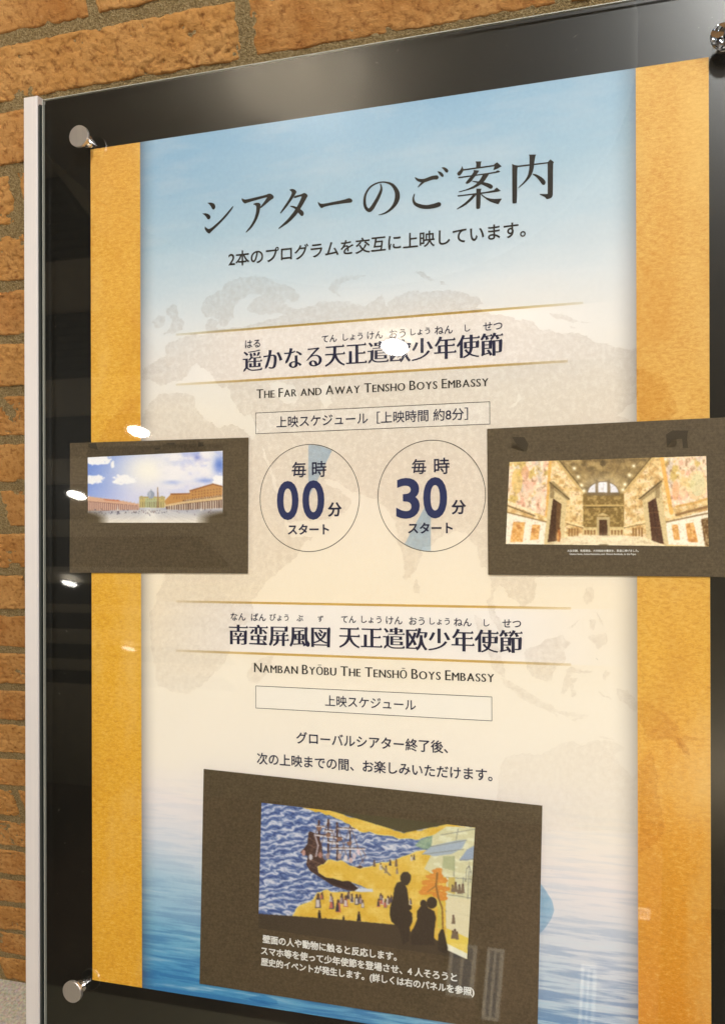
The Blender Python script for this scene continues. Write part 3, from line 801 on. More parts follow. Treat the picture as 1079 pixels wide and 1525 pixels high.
isles = [px_loop(p, G_o, G_s) for p in (
    [(205, 200), (220, 240), (215, 268), (195, 262), (198, 220)],
    [(620, 480), (660, 470), (720, 440), (765, 425), (780, 450), (800, 460), (770, 480), (775, 520), (740, 545), (720, 600), (680, 600), (640, 570), (620, 530)],
    [(420, 345), (450, 360), (500, 420), (530, 500), (545, 560), (545, 600), (510, 570), (480, 500), (450, 420)],
    [(525, 590), (560, 600), (620, 635), (680, 680), (740, 710), (860, 733), (850, 745), (780, 740), (740, 725), (650, 690), (590, 655), (540, 620)],
    [(775, 560), (800, 545), (850, 562), (880, 560), (870, 572), (800, 567), (790, 590), (830, 590), (802, 612), (815, 655), (800, 665), (788, 622), (770, 652), (755, 650), (768, 600)],
    [(855, 240), (880, 235), (885, 265), (875, 300), (855, 310), (840, 280)], [(880, 335), (915, 370), (928, 398), (905, 370)], [(866, 370), (890, 372), (882, 408), (868, 400)],
    [(862, 432), (930, 418), (928, 462), (900, 482), (880, 455)], [(780, 400), (825, 362), (828, 368), (790, 405)],
    [(900, 640), (940, 660), (950, 675), (915, 660)], [(800, 748), (860, 735), (855, 745), (812, 757)], [(930, 560), (945, 570), (925, 600), (915, 590)],
    [(970, 630), (1010, 635), (1048, 690), (1048, 720), (1010, 690), (985, 680)], [(900, 812), (960, 830), (920, 824)], [(722, 715), (748, 735), (738, 738)])]
isles += [px_loop([(470, 510), (500, 492), (562, 470), (552, 505), (512, 570), (490, 590), (465, 585), (452, 562), (458, 530)], H_o, E_s)]
aus = px_loop([(520, 960), (540, 900), (600, 880), (680, 885), (740, 850), (800, 830), (840, 850), (880, 830), (940, 828), (1000, 860), (960, 885), (1000, 940), (1030, 975), (1048, 960), (1048, 1180), (515, 1180)], G_o, G_s)
isles.append(aus)
isles += [px_loop(p, E_o, E_s) for p in ([(70, 215), (100, 185), (125, 190), (120, 225), (85, 238)], [(130, 160), (150, 145), (172, 150), (175, 190), (200, 215), (195, 245), (150, 262), (112, 265), (145, 235), (150, 200), (130, 185)],
          [(780, 75), (810, 42), (860, 30), (930, 28), (870, 40), (830, 60), (815, 90), (830, 110), (800, 98)])]
isles += [px_loop(p, F_o, E_s) for p in ([(150, 70), (180, 65), (235, 98), (215, 105), (190, 92)], [(255, 105), (295, 120), (260, 120)], [(695, 232), (760, 240), (790, 258), (860, 275), (800, 268), (740, 258)], [(770, 283), (800, 290), (780, 292)])]
loopsL = [jag(land), jag(black_sea, .001), jag(caspian, .001), jag(baikal, .0005)] + [jag(l, .0012) for l in isles]
vs, fs = fill(loopsL, 'world_map')
MAPM = m_veil('map_tint', (.855, .82, .795), [(0, 0), (.09, .0), (.24, .34), (.32, .55), (.55, .85), (.66, .75), (.74, .5), (.80, .15), (.84, 0)], 200, amp=1.35)
put('world_map', vs, fs, MAPM, poster, -.00016)
# the same map's shapes running on over the gold bands
gl = [px_loop(p, (800, 800), .2586) for p in ([(577, 945), (640, 955), (720, 1015), (790, 1075), (832, 1138), (860, 1152), (930, 1165), (997, 1150), (940, 1172), (865, 1168), (850, 1190), (882, 1282), (842, 1250), (800, 1185), (740, 1160), (680, 1172), (620, 1145), (600, 1085), (577, 1040)],
      )] + [px_loop([(538, 150), (600, 80), (612, 68), (622, 105), (640, 200), (642, 300), (665, 380), (680, 470), (640, 560), (538, 620)], (800, 1100), .2787)] + [px_loop([(147, 655), (162, 628), (185, 600), (209, 588), (209, 700), (137, 700)])] \
    + [px_loop([(745, 0), (770, 0), (800, 60), (815, 105), (770, 70)], (800, 1100), .2787), px_loop([(949, 545), (985, 560), (1010, 610), (985, 640), (949, 640)])]
BMT = m_veil('band_map_tint', (.84, .70, .55), [(0, .62), (1, .42)], 240, amp=1.2)
for l in gl:
    vs, fs = fill([jag(l, .001)], 'band_map'); put('band_map', vs, fs, BMT, poster, -.00018)
# big faint disc of water seen round the ship photo
WDT = m_veil('water_tint', (.35, .62, .82), [(0, .7), (1, .7)], 60, amp=.5)
for l in ([(798, 1308), (812, 1326), (822, 1342), (825, 1356), (820, 1370), (810, 1384), (798, 1396)], [(370, 1486), (380, 1484), (392, 1482), (402, 1486), (412, 1490), (414, 1496), (400, 1497), (386, 1494), (372, 1490)]):
    vs, fs = fill([px_loop(l)], 'water_patch'); put('water_patch', vs, fs, WDT, poster, -.00018)

RULE = m_veil('gold_rule_ink', (.68, .47, .13), [(.07, 0), (.19, 1), (.40, 1), (.52, 0)], axis='x')
def rule(a, b_, w=.0022):
    (xa, za), (xb, zb) = uv(*a), uv(*b_); zc = (za+zb)/2
    sheet('gold_rule', xa, xb, zc-w/2, zc+w/2, -.00025, RULE, poster)
rule((262, 497), (868, 452.5)); rule((262, 573.5), (845, 537)); rule((262, 896), (850, 906)); rule((262, 969.5), (850, 989.5))

def frame(tl, br, mat, t=.0005, inner=True):
    (xa, za), (xb, zb) = uv(*tl), uv(*br)
    f_ = MB()
    vs = [(xa, za), (xb, za), (xb, zb), (xa, zb), (xa+t, za-t), (xb-t, za-t), (xb-t, zb+t), (xa+t, zb+t)]
    put('text_frame', vs, [(0, 4, 5, 1), (1, 5, 6, 2), (2, 6, 7, 3), (3, 7, 4, 0)], mat, poster, -.00032)
frame((380.5, 614.7), (729.4, 631.9), BLACK); frame((380.6, 1021.2), (732.5, 1074.2), BLACK)

def ring(cx, cy, wx, name='time_ring'):
    (x, z) = uv(cx, cy); (x0, _), (x1, _) = uv(cx-wx, cy), uv(cx+wx, cy); r = (x1-x0)/2; x = (x0+x1)/2; S = 96; t = .00045
    vs = [((x+q*math.cos(2*math.pi*i/S)), z+q*math.sin(2*math.pi*i/S)) for q in (r-t, r+t*.3) for i in range(S)]
    put(name, vs, [(i, (i+1) % S, S+(i+1) % S, S+i) for i in range(S)], BLACK, poster, -.00032)
    return x, z, r
WEDGE = m_veil('wedge_tint', (.50, .70, .97), [(0, .9), (1, .9)], 260, amp=.2)
x, z, r = ring(461.2, 741.7, 74.1)
S = 8; vs = [(x-.0005, z)] + [(x-.0005+(r-.0006)*math.sin(a), z+(r-.0006)*math.cos(a)) for a in np.linspace(0, .50, S)]
put('clock_wedge', vs, [tuple(range(S+1))], WEDGE, poster, -.00026)
x, z, r = ring(642.6, 738.4, 80.2)
vs = [(x, z)] + [(x-(r-.0006)*math.sin(a), z-(r-.0006)*math.cos(a)) for a in np.linspace(0, .52, S)]
put('clock_wedge', vs, [tuple(range(S+1))], WEDGE, poster, -.00026)

# --- hand-drawn brush title
A_o, B_o, C_o, as_, cs_ = (290, 220), (460, 220), (640, 210), .17609, .18536
def smooth(pts, it=1):
    P = [np.array(p, float) for p in pts]
    for _ in range(it):
        o = []
        n = len(P)
        for i in range(n):
            a, b_, c_ = P[i-1], P[i], P[(i+1) % n]
            u, v = b_-a, c_-b_; lu, lv = np.hypot(*u), np.hypot(*v)
            if np.dot(u, v)/(lu*lv+1e-9) < .35: o.append(b_)          # keep corners
            else: o += [b_-u*.22, b_+v*.22]
        P = o
    return P
def brush(path):
    P = np.array(path, float); n = len(P); T = []
    for i in range(n-1):
        p0, p1, p2, p3 = P[max(i-1, 0)], P[i], P[i+1], P[min(i+2, n-1)]
        for t in np.linspace(0, 1, 7)[:-1]:
            T.append(.5*((2*p1)+(-p0+p2)*t+(2*p0-5*p1+4*p2-p3)*t*t+(-p0+3*p1-3*p2+p3)*t**3))
    T.append(P[-1]); T = np.array(T); d = np.gradient(T[:, :2], axis=0); d /= np.hypot(d[:, 0], d[:, 1])[:, None]+1e-9
    nrm = np.stack([-d[:, 1], d[:, 0]], 1); w = T[:, 2:3]/2
    e_ = T[-1, :2]; cap = [e_+(d[-1]*math.cos(a)+nrm[-1]*math.sin(a))*T[-1, 2]/2 for a in np.linspace(1.2, -1.2, 5)]
    return list(T[:, :2]+nrm*w) + cap + list((T[:, :2]-nrm*w)[::-1])
title = {
 'シ': (A_o, as_, [[(107, 465), (140, 462), (165, 472), (176, 492), (174, 510), (160, 524), (148, 516), (138, 495), (125, 478)],
                [(64, 556), (95, 552), (122, 562), (135, 580), (132, 597), (118, 607), (106, 600), (96, 582), (82, 568)],
                [(88, 665), (100, 677), (118, 688), (140, 678), (200, 628), (260, 565), (322, 492), (327, 498), (310, 528), (260, 590), (200, 652), (150, 700), (125, 726), (108, 718), (92, 700), (84, 680)]]),
 'ア': (A_o, as_, [[(400, 424), (412, 434), (432, 438), (500, 422), (600, 398), (628, 386), (650, 391), (670, 410), (666, 428), (640, 442), (610, 470), (560, 510), (552, 502), (585, 460), (612, 420), (598, 420), (500, 448), (440, 466), (426, 472), (410, 462), (396, 440)],
                [(498, 472), (520, 464), (545, 465), (558, 475), (556, 500), (545, 560), (520, 620), (480, 680), (436, 718), (432, 712), (475, 655), (505, 600), (520, 540), (522, 495), (510, 484), (496, 480)]]),
 'タ': (A_o, as_, [[(803, 352), (825, 346), (850, 355), (863, 372), (845, 405), (810, 455), (770, 510), (727, 556), (721, 550), (760, 490), (800, 430), (822, 385), (818, 370), (803, 360)],
                [(845, 405), (895, 395), (925, 380), (945, 388), (957, 406), (945, 425), (915, 480), (870, 555), (800, 630), (712, 686), (708, 680), (790, 600), (845, 530), (880, 470), (905, 412), (890, 412), (850, 425), (836, 424)],
                [(807, 490), (845, 492), (890, 515), (920, 540), (924, 560), (915, 576), (900, 577), (880, 555), (850, 515), (812, 500)]]),
 'ー': (B_o, as_, [[(74, 455), (88, 465), (105, 474), (140, 470), (300, 438), (335, 425), (355, 428), (370, 445), (362, 462), (335, 465), (200, 482), (130, 498), (110, 511), (98, 506), (80, 480)]]),
 'の': (B_o, as_, [('b', [(604, 303, 8), (612, 350, 20), (590, 410, 28), (560, 465, 30), (533, 508, 34), (508, 528, 32), (480, 505, 26), (470, 450, 22), (480, 390, 18), (520, 330, 14), (580, 297, 12), (640, 290, 12), (700, 310, 24), (738, 360, 36), (748, 410, 42), (735, 460, 36), (700, 510, 24), (650, 548, 14), (588, 568, 5)])]),
 'ご': (B_o, as_, [('b', [(896, 250, 8), (925, 272, 24), (975, 276, 30), (1040, 254, 32), (1078, 250, 36)]), [(918, 333), (940, 300), (955, 288), (985, 287), (950, 312), (925, 334)],
                ('b', [(892, 388, 7), (882, 430, 16), (895, 470, 26), (940, 493, 34), (1000, 500, 34), (1060, 490, 38), (1098, 478, 38)])]),
 'ご2': (C_o, cs_, [[(60, 242), (85, 245), (105, 262), (112, 280), (102, 290), (88, 282), (72, 262)], [(92, 212), (115, 208), (140, 222), (150, 240), (140, 254), (125, 250), (110, 230)]]),
 '案': (C_o, cs_, [[(366, 163), (414, 163), (408, 180), (406, 214), (370, 214), (372, 180)], [(262, 226), (520, 190), (520, 202), (262, 238)],
                [(258, 200), (266, 215), (270, 235), (255, 262), (240, 277), (225, 277), (217, 262), (225, 248), (245, 232)], [(515, 185), (540, 170), (575, 202), (545, 220), (522, 230), (508, 232), (520, 200)],
                [(228, 288), (520, 248), (545, 232), (565, 246), (540, 255), (240, 298), (228, 298)],
                [(350, 232), (395, 236), (385, 255), (350, 300), (325, 330), (300, 345), (284, 338), (300, 315), (330, 280), (352, 245)],
                [(425, 262), (475, 258), (470, 272), (440, 320), (400, 355), (340, 385), (232, 412), (232, 405), (300, 385), (360, 355), (395, 320), (420, 280)],
                [(330, 318), (380, 322), (440, 330), (490, 345), (507, 362), (500, 380), (485, 384), (460, 370), (410, 345), (350, 328)],
                [(220, 436), (508, 400), (535, 372), (568, 398), (545, 408), (225, 446)], [(372, 382), (413, 382), (408, 400), (405, 535), (395, 545), (375, 545), (370, 535), (372, 400)],
                [(372, 418), (372, 432), (330, 480), (280, 520), (215, 550), (215, 543), (270, 505), (320, 460), (352, 420)],
                [(408, 412), (420, 430), (450, 452), (500, 465), (578, 462), (560, 490), (548, 508), (520, 500), (470, 480), (430, 450), (408, 432)]]),
 '内': (C_o, cs_, [[(659, 183), (680, 192), (708, 196), (700, 230), (699, 495), (685, 501), (663, 501), (661, 490)], [(700, 197), (950, 168), (950, 178), (700, 210)],
                [(942, 172), (967, 146), (995, 168), (988, 185), (987, 430), (980, 452), (958, 463), (935, 467), (925, 450), (880, 430), (880, 424), (945, 425), (945, 190)],
                [(795, 108), (852, 108), (845, 125), (838, 170), (832, 230), (810, 285), (770, 330), (708, 380), (708, 373), (755, 325), (785, 280), (798, 220), (800, 130)],
                [(825, 262), (860, 268), (905, 295), (927, 320), (928, 342), (915, 354), (900, 350), (880, 320), (850, 285), (825, 270)]])}
tv, tf, lay = [], [], 0
tme = []
for key, (o_, s_, strokes) in title.items():
    for st in strokes:
        pts = brush(st[1]) if isinstance(st, tuple) else smooth(st)
        l_ = px_loop(pts, o_, s_); tv.append(l_ if sarea(l_) > 0 else l_[::-1])
vs, fs = fill(tv, 'title', parity=False); put('title_lettering', vs, fs, DARK, poster, -.0004)

T = lettering
T('2本のプログラムを交互に上映しています。', (340.2, 386.5), (782.5, 342.5), DARK, poster, bold=.014)
FK = dict(style='gothic', bold=.012)
for t, a, b_ in (('はる', (365, 513), (387.5, 511)), ('てん', (479, 505.2), (501.5, 503.2)), ('しょう', (510.5, 502.8), (540, 500.5)), ('けん', (546.5, 500), (570, 498)), ('おう', (579.5, 497.6), (603.6, 495.6)),
                 ('しょう', (611, 495), (640, 492.8)), ('ねん', (647, 492.2), (674, 490)), ('し', (691.7, 488.6), (700, 488)), ('せつ', (719, 486.5), (747.6, 484.3))):
    T(t, a, b_, NAVY, poster, **FK)
T('遥かなる天正遣欧少年使節', (361.7, 539.5), (749, 514), NAVY, poster, style='mincho', hk=1.06)
T('The Far and Away Tensho Boys Embassy', (382, 585.5), (727, 568), BLACK, poster, caps=.80, hk=1.08)
T('上映スケジュール［上映時間 約8分］', (411.7, 628.8), (696.6, 617.8), NAVY, poster, bold=.008)
for cx, dy in ((0, 0),):
    T('毎', (434.5, 699.6), (456, 699), NAVY, poster, bold=.012); T('時', (464.5, 698.8), (486, 698.2), NAVY, poster, bold=.012)
    T('0', (412.5, 745.8), (444.6, 745), BLUEINK, poster, bold=.025, hk=1.09); T('0', (450.3, 745), (483, 744.4), BLUEINK, poster, bold=.025, hk=1.09); T('分', (488, 759), (509, 758.5), NAVY, poster, bold=.028)
    T('スタート', (428.6, 789.7), (490, 788.9), NAVY, poster, bold=.028)
    T('毎', (612.8, 695), (634.4, 694.5), NAVY, poster, bold=.012); T('時', (646, 694.2), (669, 693.5), NAVY, poster, bold=.012)
    T('3', (589.8, 742.5), (624.9, 741.8), BLUEINK, poster, bold=.023, hk=.90); T('0', (630, 741.6), (665.6, 741), BLUEINK, poster, bold=.025, hk=1.09); T('分', (671.8, 755.6), (693.7, 755), NAVY, poster, bold=.028)
    T('スタート', (607.3, 787.6), (674, 787), NAVY, poster, bold=.028)
for t, a, b_ in (('なん', (343.6, 918.3), (366, 918.8)), ('ばん', (374, 919), (396, 919.5)), ('びょう', (401.6, 919.6), (430, 920.4)), ('ぶ', (441.5, 920.6), (451.5, 920.8)), ('ず', (473, 921.4), (481.5, 921.6)),
                 ('てん', (508, 922.2), (530, 922.7)), ('しょう', (538, 922.8), (568, 923.6)), ('けん', (574.5, 923.8), (599, 924.4)), ('おう', (609, 924.6), (632, 925.2)), ('しょう', (639.5, 925.3), (669.4, 926.2)),
                 ('ねん', (675.5, 926.3), (702, 927)), ('し', (720, 927.5), (728.5, 927.7)), ('せつ', (747.5, 928.2), (775.5, 929))):
    T(t, a, b_, NAVY, poster, **FK)
T('南蛮屏風図', (341, 946.8), (492, 950.4), NAVY, poster, style='mincho', hk=1.0)
T('天正遣欧少年使節', (505, 950.4), (778, 957.8), NAVY, poster, style='mincho', hk=1.02)
T('Namban Byōbu The Tenshō Boys Embassy', (377.6, 993.8), (735.5, 1008), BLACK, poster, caps=.80, hk=1.08)
T('上映スケジュール', (484, 1044), (619, 1051.5), NAVY, poster, bold=.008)
T('グローバルシアター終了後、', (441, 1099.6), (667, 1113.8), NAVY, poster, bold=.014)
T('次の上映までの間、お楽しみいただけます。', (382.6, 1130), (733, 1156), NAVY, poster, bold=.014)

# ------------------------------------------------------------------ the three stuck-on photo prints
CARD, VC = m_card(), m_vcol()
def vnoise(x, y, seed=0):
    x = np.asarray(x, float); y = np.asarray(y, float)
    def h(i, j):
        k = (i.astype(np.int64)*374761393 + j.astype(np.int64)*668265263 + seed*144665) & 0xffffffff
        k = ((k ^ (k >> 13))*1274126177) & 0xffffffff; return ((k ^ (k >> 16)) & 0xffff)/65535.
    i, j = np.floor(x), np.floor(y); u, v = x-i, y-j; u = u*u*(3-2*u); v = v*v*(3-2*v)
    return (h(i, j)*(1-u)+h(i+1, j)*u)*(1-v)+(h(i, j+1)*(1-u)+h(i+1, j+1)*u)*v
def fbm(x, y, o=4, seed=0):
    s, a, t = 0, .5, 0
    for k in range(o): s = s+a*vnoise(x*2**k, y*2**k, seed+k); t += a; a *= .5
    return s/t
class Canvas:
    """paint on the vertices of a fine grid; coordinates are those of the tracing"""
    def __init__(s, quad, org, sc, nx, ny):
        u, v = np.meshgrid(np.linspace(0, 1, nx), np.linspace(0, 1, ny)); q = np.array(quad, float)
        s.X = (q[0, 0]*(1-u)+q[1, 0]*u)*(1-v)+(q[3, 0]*(1-u)+q[2, 0]*u)*v
        s.Y = (q[0, 1]*(1-u)+q[1, 1]*u)*(1-v)+(q[3, 1]*(1-u)+q[2, 1]*u)*v
        s.C = np.ones((ny, nx, 3))*200; s.o, s.s, s.nx, s.ny, s.soft = org, sc, nx, ny, 2
    def mask(s, pts):
        a = np.array(pts, float); x0, y0 = a.min(0); x1, y1 = a.max(0)
        bb = (s.X >= x0) & (s.X <= x1) & (s.Y >= y0) & (s.Y <= y1); m_ = np.zeros_like(s.X, bool)
        x, y = s.X[bb], s.Y[bb]; c = np.zeros(len(x), bool)
        for i in range(len(a)):
            (xa, ya), (xb, yb) = a[i], a[(i+1) % len(a)]
            if ya == yb: continue
            c ^= ((ya > y) != (yb > y)) & (x < (xb-xa)*(y-ya)/(yb-ya)+xa)
        m_[bb] = c; return m_
    def put(s, m_, col, a=1.0):
        col = np.asarray(col, float); aa = (m_*a)[..., None] if np.ndim(m_) else a
        s.C = s.C*(1-aa)+col*aa
    def poly(s, pts, col, a=1.0): s.put(s.mask(pts), col, a)
    def rect(s, x0, y0, x1, y1, col, a=1.0): s.put((s.X >= x0) & (s.X <= x1) & (s.Y >= y0) & (s.Y <= y1), col, a)
    def ell(s, cx, cy, rx, ry, col, a=1.0): s.put(((s.X-cx)/rx)**2+((s.Y-cy)/ry)**2 <= 1, col, a)
    def glow(s, cx, cy, rx, ry, col, a=1.0, p=1): s.put(np.exp(-((((s.X-cx)/rx)**2+((s.Y-cy)/ry)**2))**p), col, a)
    def line(s, pts, w, col, a=1.0):
        for (xa, ya), (xb, yb) in zip(pts[:-1], pts[1:]):
            dx, dy = xb-xa, yb-ya; L2 = dx*dx+dy*dy+1e-9
            t = np.clip(((s.X-xa)*dx+(s.Y-ya)*dy)/L2, 0, 1)
            s.put((s.X-xa-t*dx)**2+(s.Y-ya-t*dy)**2 <= (w/2)**2, col, a)
    def build(s, name, parent, y):
        x, z = uv(s.o[0]+s.X*s.s, s.o[1]+s.Y*s.s)
        n = s.nx*s.ny; v = np.stack([x.ravel(), np.full(n, y), z.ravel()], 1)
        i = (np.arange(s.ny-1)[:, None]*s.nx+np.arange(s.nx-1)).ravel()
        f_ = np.stack([i, i+s.nx, i+s.nx+1, i+1], 1)
        me = bpy.data.meshes.new(name); me.vertices.add(n); me.vertices.foreach_set('co', v.ravel())
        me.loops.add(f_.size); me.loops.foreach_set('vertex_index', f_.ravel())
        me.polygons.add(len(f_)); me.polygons.foreach_set('loop_start', np.arange(0, f_.size, 4)); me.update(); me.validate()
        at = me.color_attributes.new('ink', 'FLOAT_COLOR', 'POINT')
        for _ in range(s.soft):      # the softness of an enlarged print
            q = np.pad(s.C, ((1, 1), (1, 1), (0, 0)), 'edge'); q = (q[:-2]+2*q[1:-1]+q[2:])/4; s.C = (q[:, :-2]+2*q[:, 1:-1]+q[:, 2:])/4
        s.C = s.C+(np.random.RandomState(3).rand(s.ny, s.nx, 1)-.5)*12
        c = np.clip(s.C, 0, 255)/255; c = np.where(c <= .04045, c/12.92, ((c+.055)/1.055)**2.4)*PK
        at.data.foreach_set('color', np.concatenate([c.reshape(-1, 3), np.ones((n, 1))], 1).ravel().astype(np.float32))
        if me.polygons[0].normal.y > 0: me.flip_normals()
        return link(name, me, VC, parent)

def card(label, corners):
    """a thin card: TL, TR, BR, BL"""
    l = px_loop(corners); n = 4
    v = [(x, -.0017, z) for x, z in l]+[(x, -.0005, z) for x, z in l]
    me = bpy.data.meshes.new('photo_print'); me.from_pydata(v, [], [(0, 3, 2, 1), (4, 5, 6, 7)]+[(i, (i+1) % 4, 4+(i+1) % 4, 4+i) for i in range(4)]); me.update()
    o = link('photo_print', me, CARD, None, tuple(ORG), ROT); tag(o, label, 'photo', 'photo prints on the poster'); return o
PY = -.00176
# 1: the piazza under a bright sky
p1 = card('brown-bordered photo print of a domed church under blue sky, left of the circles', [(105.9, 660), (370.5, 651.7), (369.7, 854), (105.2, 853)])
cv = Canvas([(57, 100), (998, 54), (998, 556), (57, 556)], (120, 660), .21316, 330, 180)
X, Y = cv.X, cv.Y
lf = np.clip((X-57)/420, 0, 1)
blue = np.array([104, 140, 222.]); pale = np.array([212, 214, 244.])
t = np.clip(lf*.8+(Y-80)/700, 0, 1)[..., None]; cv.C = blue*(1-t)+pale*t
cv.glow(480, 190, 210, 150, (253, 248, 238), .95)
nz = fbm(X/110, Y/70, 5, 3)
right_ = np.clip((X-520)/120, 0, 1)*np.clip(1.25-(Y-60)/330+ (nz-.5)*1.6, 0, 1)
cv.put(np.clip((nz-.34)*7, 0, 1)*right_, (247, 243, 246), .95)
cv.put(np.clip((fbm(X/45, Y/30, 4, 9)-.55)*6, 0, 1)*right_, (216, 214, 238), .5)
cv.glow(975, 150, 42, 60, (92, 128, 214), .9); cv.glow(820, 100, 26, 20, (120, 132, 210), .8); cv.glow(880, 262, 60, 16, (120, 150, 225), .7); cv.glow(650, 275, 60, 14, (160, 180, 235), .6)
def cloud(cx, cy, rx, ry, seed):
    d = ((X-cx)/rx)**2+((Y-cy)/ry)**2+(fbm(X/22, Y/16, 4, seed)-.5)*1.9
    cv.put(np.clip((1-d)*4, 0, 1), (252, 250, 252), .97)
cloud(130, 118, 95, 34, 1); cloud(232, 150, 14, 28, 2); cloud(95, 255, 80, 34, 4); cloud(310, 255, 78, 38, 5); cloud(255, 268, 24, 14, 6); cloud(975, 255, 50, 40, 7)
gt = np.clip((Y-452)/100, 0, 1)[..., None]; g = np.array([176, 178, 196.])*(1-gt)+np.array([236, 228, 216.])*gt
gm_ = (Y > 455) & (Y > 455); cv.put(gm_, g)
cv.glow(495, 500, 60, 60, (250, 246, 240), .8)
for k in range(26): cv.line([(500+(k-13)*9, 470), (500+(k-13)*46, 560)], 5, (214, 206, 198) if k % 2 else (250, 246, 240), .30)
# palace right, church, colonnades
cv.poly([(595, 400), (640, 353), (770, 352), (765, 330), (930, 282), (998, 300), (998, 400), (600, 440)], (204, 152, 92))
cv.poly([(765, 330), (930, 282), (998, 300), (998, 308), (930, 291), (768, 338)], (150, 96, 58)); cv.poly([(634, 353), (770, 350), (770, 358), (634, 362)], (156, 104, 66))
for r_ in range(3):
    for k in range(10): cv.rect(785+k*21, 338+r_*20-k*2.6, 793+k*21, 347+r_*20-k*2.6, (146, 96, 62), .8)
for k in range(6): cv.rect(655+k*19, 372, 662+k*19, 392, (160, 112, 74), .7)
cv.poly([(720, 398), (998, 362), (998, 372), (720, 408)], (120, 80, 50), .8)
cv.poly([(595, 432), (720, 408), (998, 372), (998, 396), (720, 424), (600, 446)], (226, 196, 150))
cv.poly([(600, 444), (720, 424), (998, 394), (998, 452), (720, 468), (605, 462)], (112, 80, 66))
for k in range(24): x_ = 615+k*16.5; cv.rect(x_, 440-(x_-600)*.11, x_+7.5, 470-(x_-600)*.02, (238, 222, 204))
for k in range(18): cv.ell(735+k*15, 400-k*2.0, 3, 5, (240, 226, 208))
cv.poly([(57, 372), (120, 380), (300, 404), (415, 426), (415, 440), (57, 408)], (222, 180, 152)); cv.poly([(160, 392), (270, 396), (285, 408), (180, 400)], (206, 124, 84))
cv.poly([(57, 406), (200, 418), (415, 438), (415, 466), (57, 474)], (130, 88, 82))
for k in range(25): x_ = 62+k*14.3; cv.rect(x_, 409+(x_-57)*.085, x_+7, 473-(x_-57)*.02, (236, 200, 178))
for k in range(14): cv.ell(70+k*26, 374+k*3.6, 3, 6, (214, 176, 156))
cv.rect(415, 376, 595, 452, (214, 196, 132)); cv.rect(415, 374, 595, 381, (180, 160, 104)); cv.rect(415, 404, 595, 409, (190, 168, 112)); cv.rect(455, 384, 540, 450, (176, 196, 168), .6)
for k in range(11): cv.rect(421+k*16, 411, 428+k*16, 449, (140, 126, 92), .85)
for k in range(11): cv.rect(423+k*16, 386, 428+k*16, 400, (160, 140, 92), .7)
cv.ell(432, 380, 11, 12, (186, 172, 124)); cv.ell(575, 380, 11, 12, (186, 172, 124)); cv.rect(478, 356, 519, 378, (170, 172, 178))
cv.ell(498, 360, 24, 28, (158, 166, 184)); cv.rect(495, 322, 501, 338, (150, 158, 176)); cv.ell(490, 356, 9, 20, (196, 200, 212), .6)
cv.poly([(543, 308), (548, 308), (552, 452), (540, 452)], (166, 132, 96))
rn = random.Random(4)
for k in range(150):
    x_ = rn.uniform(62, 560) if k < 120 else rn.uniform(560, 960); y_ = rn.gauss(482, 9)
    cv.ell(x_, y_, 2.5, 5, rn.choice([(60, 60, 84), (90, 80, 96), (190, 180, 190), (120, 100, 100)]), .8)
for x_ in (266, 848): cv.poly([(x_-8, 474), (x_, 432), (x_+8, 474)], (240, 234, 226), .9)
for sx, cx in ((-1, 57), (1, 998)):      # vignetted lower corners
    d = np.clip(1-(np.abs(X-cx)/(150 if sx < 0 else 190)), 0, 1)*np.clip((Y-462)/60, 0, 1); cv.put(np.clip(d*1.8, 0, 1), (92, 78, 56))
cv.build('projected_picture', p1, PY)
# dim projectors and wall tops on the dark frame above the screen
def dimpoly(pts, o_, s_, col, a, par, nm='room_detail'):
    vs = px_loop(pts, o_, s_); put(nm, vs, [tuple(range(len(vs)))], m_ink(nm+'_ink', tuple(a*p+(1-a)*q for p, q in zip(lin(*col, PK), lin(84, 70, 48, PK)))), par, PY+(.00006 if nm == 'room_detail' else .00002))
dimpoly([(57, 30), (998, 2), (998, 50), (57, 97)], (120, 660), .21316, (118, 116, 108), .45, p1)
for pts in ([(606, -2), (664, -4), (664, 10), (606, 12)], [(826, -6), (864, -8), (864, 22), (826, 26)], [(525, 35), (560, 32), (560, 44), (525, 48)], [(60, 5), (115, 0), (128, 50), (100, 40), (60, 30)]):
    dimpoly(pts, (120, 660), .21316, (58, 50, 38), .8, p1, 'projector_print')

# 2: the frescoed hall
R_right = 1116
a_ = uv(725.6, 638.8); zt = a_[1]
p2 = card('brown framed photo print of a gilded frescoed hall, right of the two circles', [(725.6, 638.8), (R_right, 620.0), (R_right, 859.6), (727, 855.9)])
cv = Canvas([(60, 90), (990, 61), (1003, 490), (42, 478)], (740, 660), .31418, 440, 210); X, Y = cv.X, cv.Y
vx, vy = 505, 395
n1 = fbm(X/26, Y/20, 5, 21); n2 = fbm(X/9, Y/9, 3, 22); n3 = fbm(X/60, Y/40, 4, 27)
cv.C = np.ones_like(cv.C)*np.array([226, 206, 156.])
# vault
V_ = [(285, 75), (745, 62), (600, 245), (410, 245)]
cv.poly([(270, 80), (770, 60), (600, 250), (405, 250)], (150, 130, 92))
cv.put(cv.mask([(270, 80), (770, 60), (600, 250), (405, 250)])*np.clip((n1-.45)*5, 0, 1), (196, 174, 124), .6)
cv.put(cv.mask([(270, 80), (770, 60), (600, 250), (405, 250)])*np.clip((.42-n1)*6, 0, 1), (98, 84, 60), .6)
for k in range(5): cv.line([(300+k*100, 78-k*4), (440+k*32, 190)], 3, (112, 96, 66), .6)
cv.ell(502, 96, 14, 14, (84, 72, 52), .8); cv.glow(505, 175, 110, 30, (206, 190, 150), .5)
